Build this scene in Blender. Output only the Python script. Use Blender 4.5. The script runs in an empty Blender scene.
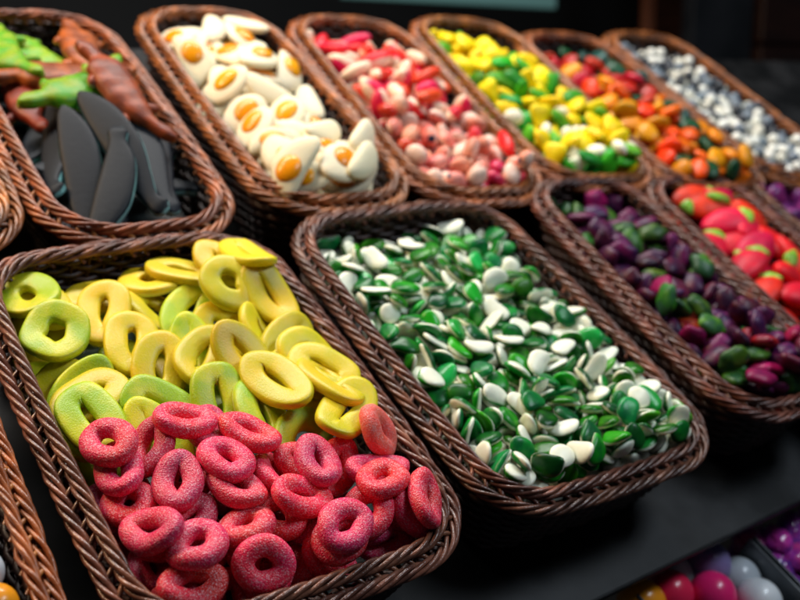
import bpy, bmesh, math, random
import numpy as np
from mathutils import Matrix, Vector, Euler

# ---------------------------------------------------------------- materials
MATS = {}
def new_mat(name):
    m = bpy.data.materials.new(name); m.use_nodes = True
    nt = m.node_tree; b = nt.nodes['Principled BSDF']
    return m, nt, b
def node(nt, kind, **kw):
    n = nt.nodes.new(kind)
    for k, v in kw.items(): setattr(n, k, v)
    return n
def ramp(nt, stops, fac, interp='LINEAR'):
    r = node(nt, 'ShaderNodeValToRGB'); cr = r.color_ramp; cr.interpolation = interp
    while len(cr.elements) < len(stops): cr.elements.new(0.5)
    for e, (p, c) in zip(cr.elements, stops):
        e.position = p; e.color = (*c, 1)
    nt.links.new(fac, r.inputs[0]); return r
def mix(nt, fac, a, b):
    m = node(nt, 'ShaderNodeMix', data_type='RGBA')
    for s, v in ((0, fac), (6, a), (7, b)):
        if isinstance(v, (int, float)): m.inputs[s].default_value = v
        elif isinstance(v, tuple): m.inputs[s].default_value = (*v, 1)
        else: nt.links.new(v, m.inputs[s])
    return m.outputs[2]
def vary(nt, col, amt=0.25, hue=0.02):
    oi = node(nt, 'ShaderNodeObjectInfo')
    hs = node(nt, 'ShaderNodeHueSaturation')
    mr = node(nt, 'ShaderNodeMapRange'); mr.inputs[3].default_value = 1 - amt; mr.inputs[4].default_value = 1 + amt
    nt.links.new(oi.outputs['Random'], mr.inputs[0]); nt.links.new(mr.outputs[0], hs.inputs['Value'])
    wn = node(nt, 'ShaderNodeTexWhiteNoise', noise_dimensions='1D'); nt.links.new(oi.outputs['Random'], wn.inputs['W'])
    mh = node(nt, 'ShaderNodeMapRange'); mh.inputs[3].default_value = .5 - hue; mh.inputs[4].default_value = .5 + hue
    nt.links.new(wn.outputs[0], mh.inputs[0]); nt.links.new(mh.outputs[0], hs.inputs['Hue'])
    nt.links.new(col, hs.inputs['Color']); return hs.outputs[0]
def bump(nt, b, height, strength, dist):
    bp = node(nt, 'ShaderNodeBump'); bp.inputs['Strength'].default_value = strength
    bp.inputs['Distance'].default_value = dist
    nt.links.new(height, bp.inputs['Height']); nt.links.new(bp.outputs[0], b.inputs['Normal'])

def gummy(name, top, bottom=None, zcut=0.0, blend=.0012, rough=.3, sss=.35, sugar=0.0, blotch=None, amt=.2, hue=.02,
          coat=0.0, radius=.004, dots=None, axis=2, bscale=90, fine=1.0):
    """soft candy: two layers split at local height zcut, optional blotches, dots and sugar grains"""
    m, nt, b = new_mat(name)
    tc = node(nt, 'ShaderNodeTexCoord'); P = tc.outputs['Object']
    rgb = node(nt, 'ShaderNodeRGB'); rgb.outputs[0].default_value = (*top, 1); col = rgb.outputs[0]
    nz = node(nt, 'ShaderNodeTexNoise'); nz.inputs['Scale'].default_value = bscale; nz.inputs['Detail'].default_value = 3
    oi = node(nt, 'ShaderNodeObjectInfo')
    ad = node(nt, 'ShaderNodeVectorMath', operation='ADD'); sc = node(nt, 'ShaderNodeVectorMath', operation='SCALE'); sc.inputs[3].default_value = 3.0
    cmb = node(nt, 'ShaderNodeCombineXYZ')
    for i in range(3): nt.links.new(oi.outputs['Random'], cmb.inputs[i])
    nt.links.new(cmb.outputs[0], sc.inputs[0]); nt.links.new(P, ad.inputs[0]); nt.links.new(sc.outputs[0], ad.inputs[1])
    nt.links.new(ad.outputs[0], nz.inputs['Vector'])
    if blotch:
        r = ramp(nt, [(.42, (0, 0, 0)), (.62, (1, 1, 1))], nz.outputs['Fac'])
        col = mix(nt, r.outputs[0], col, blotch)
    if dots:
        v = node(nt, 'ShaderNodeTexVoronoi'); v.inputs['Scale'].default_value = dots[1]; nt.links.new(ad.outputs[0], v.inputs['Vector'])
        r = ramp(nt, [(dots[2], (1, 1, 1)), (dots[2] + .06, (0, 0, 0))], v.outputs['Distance'])
        col = mix(nt, r.outputs[0], col, dots[0])
    col = vary(nt, col, amt, hue)
    if bottom:
        sp = node(nt, 'ShaderNodeSeparateXYZ'); nt.links.new(P, sp.inputs[0])
        wob = node(nt, 'ShaderNodeMath', operation='MULTIPLY_ADD'); wob.inputs[1].default_value = .003; 
        nt.links.new(nz.outputs['Fac'], wob.inputs[0]); nt.links.new(sp.outputs[axis], wob.inputs[2])
        mr = node(nt, 'ShaderNodeMapRange'); mr.inputs[1].default_value = zcut + .0015 - blend; mr.inputs[2].default_value = zcut + .0015 + blend
        nt.links.new(wob.outputs[0], mr.inputs[0])
        col = mix(nt, mr.outputs[0], bottom, col)
    b.inputs['Roughness'].default_value = rough
    if sugar > 0:
        v = node(nt, 'ShaderNodeTexVoronoi'); v.inputs['Scale'].default_value = 1000; nt.links.new(P, v.inputs['Vector'])
        v2 = node(nt, 'ShaderNodeTexVoronoi'); v2.inputs['Scale'].default_value = 1150; nt.links.new(P, v2.inputs['Vector'])
        wn = node(nt, 'ShaderNodeSeparateColor'); nt.links.new(v2.outputs['Color'], wn.inputs[0])
        gr = ramp(nt, [(.30, (0, 0, 0)), (.9, (1, 1, 1))], wn.outputs[0])          # every grain its own brightness
        dd = ramp(nt, [(.25, (1, 1, 1)), (.6, (.1, .1, .1))], v2.outputs['Distance'])
        r = node(nt, 'ShaderNodeMix', data_type='RGBA', blend_type='MULTIPLY'); r.inputs[0].default_value = 1
        nt.links.new(gr.outputs[0], r.inputs[6]); nt.links.new(dd.outputs[0], r.inputs[7])
        n3 = node(nt, 'ShaderNodeMath', operation='MULTIPLY'); n3.inputs[1].default_value = sugar
        nt.links.new(r.outputs[2], n3.inputs[0])
        col = mix(nt, n3.outputs[0], col, (.86, .80, .84))
        bump(nt, b, v.outputs['Distance'], .45 * fine, .0008)
    else:
        n4 = node(nt, 'ShaderNodeTexNoise'); n4.inputs['Scale'].default_value = 260; nt.links.new(P, n4.inputs['Vector'])
        bump(nt, b, n4.outputs['Fac'], .25, .0006)
    nt.links.new(col, b.inputs['Base Color'])
    b.inputs['Specular IOR Level'].default_value = .28 if sugar == 0 else .4
    b.inputs['Subsurface Weight'].default_value = sss
    b.inputs['Subsurface Radius'].default_value = (1, .8, .6)
    b.inputs['Subsurface Scale'].default_value = radius
    if coat:
        b.inputs['Coat Weight'].default_value = coat; b.inputs['Coat Roughness'].default_value = .12
    MATS[name] = m; return m

# ---------------------------------------------------------------- meshes
def mesh_from(name, V, F, mats=(), smooth=True, fm=None):
    me = bpy.data.meshes.new(name); me.from_pydata([tuple(v) for v in V], [], [tuple(f) for f in F])
    for m in mats: me.materials.append(m)
    if fm is not None: me.polygons.foreach_set('material_index', fm)
    if smooth: me.polygons.foreach_set('use_smooth', [True] * len(me.polygons))
    me.update(); return me
def wav(rng, n, amp):
    ph = [(rng.random() * 6.28, rng.uniform(.3, 1) * amp / (k + 1)) for k in range(n)]
    return lambda t: sum(a * math.sin((k + 1) * t + p) for k, (p, a) in enumerate(ph))
def ring_mesh(a, b, tw, th, seed, nu=40, nv=14, wob=.10, sq=.85, bend=0):
    """closed gummy ring: outer half-axes a,b; half width and half height of the tube"""
    rng = random.Random(seed); w1, w2, w3 = wav(rng, 4, wob), wav(rng, 5, wob), wav(rng, 4, .14)
    V = []; F = []
    for i in range(nu):
        u = 2 * math.pi * i / nu
        ca, cb = (a - tw), (b - tw)
        cx, cy = ca * math.cos(u) * (1 + w1(u)), cb * math.sin(u) * (1 + w2(u))
        nx, ny = math.cos(u) * b, math.sin(u) * a; l = math.hypot(nx, ny); nx /= l; ny /= l
        cz = th * .5 * w3(u) * 3
        for j in range(nv):
            v = 2 * math.pi * j / nv; c, s = math.cos(v), math.sin(v)
            pc, ps = math.copysign(abs(c) ** sq, c), math.copysign(abs(s) ** sq, s)
            k = tw * (1 + .25 * w3(u + 1))
            x, y = cx + nx * pc * k, cy + ny * pc * k
            V.append((x, y, cz + ps * th + bend * x * x))
            F.append((i * nv + j, ((i + 1) % nu) * nv + j, ((i + 1) % nu) * nv + (j + 1) % nv, i * nv + (j + 1) % nv))
    return V, F
def blob_mesh(rx, ry, ht, hb, seed, nu=22, nv=10, kid=0.0, lump=0.0, taper=0.0, pw=1.0, lobes=0, lobe=0.0, warp=0.0):
    """rounded lump: half-axes rx, ry, height above ht, depth below hb; kidney bend, lumps, taper or lobes"""
    rng = random.Random(seed); w = wav(rng, 4, lump); w2 = wav(rng, 3, lump)
    V = [(0, 0, ht)]; F = []
    for j in range(1, nv):
        p = math.pi * j / nv; z = math.cos(p); r = math.sin(p) ** pw
        for i in range(nu):
            u = 2 * math.pi * i / nu
            rr = r * (1 + w(u) + lobe * math.cos(lobes * u))
            x, y = rr * rx * math.cos(u), rr * ry * math.sin(u)
            y *= 1 + taper * x / rx; y += kid * (x * x) / rx
            V.append((x, y, (ht if z > 0 else hb) * z * (1 + .5 * w2(u + 3 * p)) + warp * 12 * (x * x - y * y)))
    V.append((0, 0, -hb)); n = len(V) - 1
    for i in range(nu):
        k = (i + 1) % nu
        F.append((0, 1 + i, 1 + k)); F.append((n, 1 + (nv - 2) * nu + k, 1 + (nv - 2) * nu + i))
        for j in range(nv - 2):
            a_, b_ = 1 + j * nu, 1 + (j + 1) * nu
            F.append((a_ + i, b_ + i, b_ + k, a_ + k))
    return V, F
def long_mesh(pts, nu=20, sub=10, pw=.7):
    """tapering body along a spine: pts = (x, y, z, half width, height, depth)"""
    P = np.array(pts, float); n = (len(P) - 1) * sub + 1
    t = np.linspace(0, len(P) - 1, n); Q = []
    for tt in t:
        i = min(int(tt), len(P) - 2); f = tt - i
        p0, p1, p2, p3 = P[max(i - 1, 0)], P[i], P[i + 1], P[min(i + 2, len(P) - 1)]
        q = .5 * ((2 * p1) + (-p0 + p2) * f + (2 * p0 - 5 * p1 + 4 * p2 - p3) * f * f + (-p0 + 3 * p1 - 3 * p2 + p3) * f ** 3)
        Q.append(q)
    V = []; F = []
    for k, q in enumerate(Q):
        d = Q[min(k + 1, n - 1)] - Q[max(k - 1, 0)]; l = math.hypot(d[0], d[1]); nx, ny = -d[1] / l, d[0] / l
        for j in range(nu):
            a = 2 * math.pi * j / nu; c, s = math.cos(a), math.sin(a)
            c = math.copysign(abs(c) ** pw, c); s = math.copysign(abs(s) ** pw, s)
            V.append((q[0] + nx * c * q[3], q[1] + ny * c * q[3], q[2] + (q[4] if s > 0 else q[5]) * s))
            if k < n - 1: F.append((k * nu + j, k * nu + (j + 1) % nu, (k + 1) * nu + (j + 1) % nu, (k + 1) * nu + j))
    F.append(tuple(range(nu))[::-1]); F.append(tuple((n - 1) * nu + j for j in range(nu)))
    return V, F
def join_vf(*parts):
    V = []; F = []
    for v, f in parts:
        o = len(V); V += list(v); F += [tuple(i + o for i in q) for q in f]
    return V, F
def shift(vf, M):
    return [tuple(M @ Vector(v)) for v in vf[0]], vf[1]

TYPES = {}      # kind code -> dict(mesh, parts)
def T(code, vf, mat, name, parts=()):
    TYPES[code] = dict(mesh=mesh_from(name, vf[0], vf[1], (mat,)), name=name, parts=parts)
def make_types():
    my = [gummy('lemon_gummy', (.60, .52, .001), (.80, .84, .36), -.0019, sss=.32, rough=.40, sugar=.09, fine=.3, blotch=(.74, .54, .004), amt=.10, hue=.010, bscale=45),
          gummy('lime_gummy', (.36, .54, .001), (.74, .86, .38), -.0019, sss=.32, rough=.40, sugar=.09, fine=.35, blotch=(.66, .66, .01), amt=.12, hue=.012, bscale=45)]
    for i in range(6):
        a, b = [(.0260, .0190), (.0285, .0178), (.0235, .0200), (.0275, .0182), (.0300, .0172), (.0240, .0215)][i]
        T('y%d' % i, ring_mesh(a, b, .0078, .0036, 10 + i, wob=.13, sq=.55, bend=[0, 4, -4, 2, 5, -3][i]), my[0], 'gummy_ring')
        T('z%d' % i, ring_mesh(a, b, .0078, .0036, 20 + i, wob=.13, sq=.55, bend=[3, 0, 4, -4, 2, 5][i]), my[1], 'gummy_ring')
    mp = [gummy('raspberry_gummy', (.80, .014, .090), None, sss=.45, rough=.42, sugar=.48, blotch=(.78, .018, .05), amt=.14, hue=.009, bscale=60),
          gummy('plum_gummy', (.58, .013, .11), None, sss=.4, rough=.42, sugar=.42, blotch=(.70, .02, .09), amt=.12, hue=.012, bscale=60),
          gummy('coral_gummy', (.85, .10, .07), None, sss=.4, rough=.5, sugar=.4, blotch=(.9, .16, .10), amt=.05, hue=.01)]
    for i in range(5):
        a, b = [(.0182, .0154), (.0196, .0142), (.0170, .0156), (.0200, .0138), (.0178, .0152)][i]
        T('p%d' % i, ring_mesh(a, b, .0062, .0052, 30 + i, wob=.09, bend=[0, 5, -4, 8, 2][i]), mp[0], 'sugared_ring')
        T('q%d' % i, ring_mesh(a, b, .0062, .0052, 40 + i, wob=.09, bend=[0, 5, -4, 8, 2][i]), mp[1], 'sugared_ring')
    T('k0', ring_mesh(.0185, .0158, .0068, .0056, 50, wob=.05), mp[2], 'sugared_ring')
    # green and white drops
    mg = gummy('green_drop', (.003, .105, .016), (.84, .86, .70), -.0002, blend=.0006, rough=.32, sss=.35, amt=.6, hue=.03, radius=.004, blotch=(.006, .20, .010))
    mg2 = gummy('bright_green_drop', (.01, .34, .012), (.84, .86, .70), -.0002, blend=.0006, rough=.3, sss=.4, amt=.3, hue=.03, coat=.15, radius=.004)
    for i in range(3):
        T('g%d' % i, blob_mesh(.0112 - .0010 * i, .0084 - .0004 * i, .0036, .0026, 60 + i, kid=.16 * (i - 1), lump=.13, pw=.62, warp=.9 * (i - 1)), mg, 'gummy_drop')
    T('h0', blob_mesh(.0115, .0088, .0038, .0026, 65, kid=.1, lump=.13, pw=.62, warp=1.2), mg2, 'gummy_drop')
    # dark berry lumps
    for c, nm, col, bl in (('c0', 'plum_berry', (.085, .006, .035), (.03, .006, .035)), ('c1', 'cherry_berry', (.34, .006, .035), (.2, .006, .05)),
                       ('c2', 'green_berry', (.015, .07, .02), (.06, .15, .01)), ('c3', 'violet_berry', (.035, .005, .045), (.11, .005, .04))):
        T(c, blob_mesh(.0140, .0100, .0062, .0048, 70 + int(c[1]), lump=.10, lobes=5, lobe=.07), gummy(nm, col, None, rough=.42, sss=.2, blotch=bl, amt=.4, hue=.04), 'berry_gummy')
    # big strawberries with green tops
    ms = gummy('red_strawberry', (.68, .004, .016), None, rough=.48, sss=.35, amt=.12, hue=.012, blotch=(.5, .006, .02))
    ml = gummy('strawberry_top', (.20, .40, .03), None, rough=.35, sss=.3, amt=.2, blotch=(.35, .5, .08))
    leaf = blob_mesh(.0080, .0115, .0058, .0058, 81, lump=.08, lobes=4, lobe=.10)
    lm = mesh_from('leafy_top', *shift(leaf, Matrix.Translation((.022, 0, .001))), (ml,))
    T('s0', blob_mesh(.026, .0165, .009, .009, 80, taper=.22, lump=.04), ms, 'strawberry_gummy', (('leafy_top', lm),))
    # strawberries-and-cream sticks, pink speckled lumps
    mc = gummy('cream_and_red', (.74, .015, .025), (.90, .68, .50), -.0012, rough=.35, sss=.35, amt=.1, axis=1, blend=.0008)
    T('t0', blob_mesh(.0178, .0082, .0066, .0058, 90, kid=.12, lump=.04, pw=.8), mc, 'cream_gummy')
    T('t1', blob_mesh(.0155, .0092, .0066, .0058, 91, kid=-.15, lump=.04, pw=.8), mc, 'cream_gummy')
    md = gummy('pink_speckled', (.80, .33, .25), (.85, .60, .48), -.001, rough=.35, sss=.35, amt=.15, hue=.02, dots=((.02, .04, .08), 75, .22), blotch=(.75, .18, .14))
    T('u0', blob_mesh(.0105, .0085, .0065, .0055, 92, lump=.06, pw=.85), md, 'speckled_gummy')
    T('u1', blob_mesh(.0095, .0075, .006, .005, 93, lump=.06, pw=.85), gummy('deep_red_lump', (.55, .02, .03), None, rough=.3, coat=.2), 'speckled_gummy')
    # yellow clusters and green lumps
    T('v0', blob_mesh(.0118, .0108, .0056, .0042, 94, lump=.08, lobes=3, lobe=.17), gummy('yellow_cluster', (.90, .66, .003), None, rough=.45, sss=.4, amt=.1, hue=.012), 'cluster_gummy')
    T('v1', blob_mesh(.0135, .0088, .0052, .0042, 95, lump=.13), gummy('green_cluster', (.05, .36, .012), None, rough=.42, sss=.35, amt=.5, hue=.03), 'cluster_gummy')
    T('v2', blob_mesh(.0095, .0080, .006, .005, 96, lump=.06), gummy('white_cluster', (.85, .82, .62), None, rough=.35, sss=.3), 'cluster_gummy')
    # gumdrops of the assorted tray
    for c, col in (('w0', (.42, .008, .008)), ('w1', (.72, .09, .003)), ('w2', (.66, .26, .005)), ('w3', (.006, .06, .02)), ('w4', (.01, .06, .05))):
        T(c, blob_mesh(.0128, .0098, .0056, .0046, 100 + int(c[1]), lump=.13, pw=.75), gummy('gumdrop_' + c, col, None, rough=.35, sss=.35, amt=.2, hue=.015), 'gumdrop')
    # little balls
    for c, col, d in (('b0', (.80, .80, .72), None), ('b1', (.16, .20, .24), None), ('b2', (.72, .70, .58), ((.05, .06, .07), 110, .25)), ('b3', (.03, .035, .045), None)):
        T(c, blob_mesh(.0062, .0062, .0062, .0062, 110, nu=14, nv=8), gummy('sugar_ball_' + c, col, None, rough=.3, sss=.1, amt=.12, hue=.01, dots=d, coat=.4), 'sugar_ball')
    T('e0', blob_mesh(.014, .011, .009, .007, 115, lump=.08), gummy('dark_purple', (.09, .012, .10), None, rough=.3, sss=.2, blotch=(.22, .02, .14), amt=.3), 'jelly_lump')
    # fried eggs
    mw = gummy('egg_white', (.80, .72, .50), None, rough=.55, sss=.5, amt=.05, hue=.008)
    mk = gummy('egg_yolk', (.90, .34, .002), None, rough=.3, sss=.35, amt=.14, hue=.012, coat=.2)
    for i, (rx, ry, yx, kd) in enumerate(((.025, .0160, .003, .2), (.027, .0145, -.006, -.25), (.023, .0175, .004, .1))):
        y = mesh_from('yolk', *shift(blob_mesh(.0118, .0094, .0046, .002, 122 + i, lump=.07), Matrix.Translation((yx, 0, .0035))), (mk,))
        T('o%d' % i, blob_mesh(rx, ry, .0048, .0045, 120 + i, kid=kd, lump=.09, pw=.7), mw, 'fried_egg_gummy', (('yolk', y),))
    T('o9', blob_mesh(.0225, .0115, .0045, .0045, 129, kid=.15, lump=.08, pw=.7), mw, 'fried_egg_gummy')
    # long liquorice fish and crocodiles
    mb = gummy('liquorice', (.004, .007, .012), (.22, .46, .45), .0016, blend=.0004, rough=.5, sss=.05, amt=.2, hue=.01)
    mb.node_tree.nodes['Principled BSDF'].inputs['Specular IOR Level'].default_value = .16
    T('f0', long_mesh([(-.060, 0, 0, .002, .003, .003), (-.052, .001, 0, .0070, .0038, .0045), (-.03, .003, 0, .0125, .0042, .0048), (0, .002, 0, .0135, .0044, .005), (.03, -.003, 0, .0095, .0042, .0045), (.05, -.005, 0, .0055, .004, .004), (.060, -.003, 0, .0070, .0038, .004), (.0645, -.001, 0, .003, .002, .002)], pw=.5), mb, 'liquorice_fish')
    T('f1', long_mesh([(-.048, 0, 0, .002, .003, .003), (-.04, .001, 0, .0075, .004, .0045), (-.015, -.003, 0, .0128, .0044, .005), (.015, -.002, 0, .0115, .0042, .005), (.035, .003, 0, .0065, .004, .0045), (.045, .005, 0, .0070, .004, .004), (.050, .005, 0, .003, .002, .002)], pw=.5), mb, 'liquorice_fish')
    def croc(mat, code, seed):
        rng = random.Random(seed); pts = []; n = 17
        for i in range(n):
            t = i / (n - 1); x = -.055 + .110 * t
            w = .0045 + .0115 * math.sin(min(1, t * 1.25) * math.pi) ** .6 if t < .8 else .0055
            if t < .22: w = .006 + .006 * t
            if i in (0, n - 1): w *= .4
            pts.append((x, .008 * math.sin(t * 5 + seed), 0, w * (1 + .02 * (i % 2)), (.0035 + w * .30) * (1.05 if i % 2 else .98), .0035))
        parts = [long_mesh(pts, nu=14, sub=4)]
        for sx in (-.024, .018):
            for sy in (-1, 1):
                parts.append(shift(blob_mesh(.008, .0045, .004, .004, seed + 3, nu=10, nv=6), Matrix.Translation((sx + .004, sy * .0155 + .008 * math.sin((sx + .062) / .124 * 5 + seed), -.001)) @ Matrix.Rotation(sy * 1.0, 4, 'Z')))
        T(code, join_vf(*parts), mat, 'crocodile_gummy')
    croc(gummy('cola_crocodile', (.17, .028, .012), (.60, .36, .16), -.0012, blend=.001, rough=.45, sss=.3, amt=.25, hue=.02, blotch=(.34, .055, .014)), 'x0', 1)
    croc(gummy('green_crocodile', (.24, .36, .008), (.58, .62, .12), -.0012, blend=.001, rough=.45, sss=.45, amt=.15, hue=.02, blotch=(.09, .34, .01)), 'x1', 2)
    # big gumballs
    for c, col in (('n0', (.80, .02, .13)), ('n1', (.26, .05, .30)), ('n2', (.80, .82, .84)), ('n3', (.85, .28, .01)), ('n4', (.50, .54, .58)), ('n5', (.26, .20, .42))):
        T(c, blob_mesh(.016, .016, .016, .0155, 140, nu=24, nv=14), gummy('gumball_' + c, col, None, rough=.3, sss=.15, amt=.08, hue=.01, coat=.3), 'gumball')

h2=.0354; W1,W2=.220,.143; L1,L2=.3168,.3186
BASK={ # x, y, yaw deg, width, length, z
'A':(.2508,.4171,2.8,W1,L1,0),'B':(.4839,.4349,2.3,W1,L1,0),'C':(.6968,.4583,-.3,W2,L2,0),'D':(.8375,.4509,-1.1,W2,L2,0),'E':(.9822,.4600,-.7,W2,L2,0),
'F':(.2469,.6898,1.9,W2,L2,h2),'G':(.4084,.7079,1.4,W2,L2,h2),'H':(.5504,.7037,-2.0,W2,L2,h2),'I':(.6937,.7117,-3.7,W2,L2,h2),'J':(.8228,.6855,-.2,W2,L2,h2),'K':(.9574,.6936,-.3,W2,L2,h2),
'L':(.0150,.4050,1.5,W1,L1,0),'M':(.1010,.6900,1.0,W2,L2,h2)}

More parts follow.
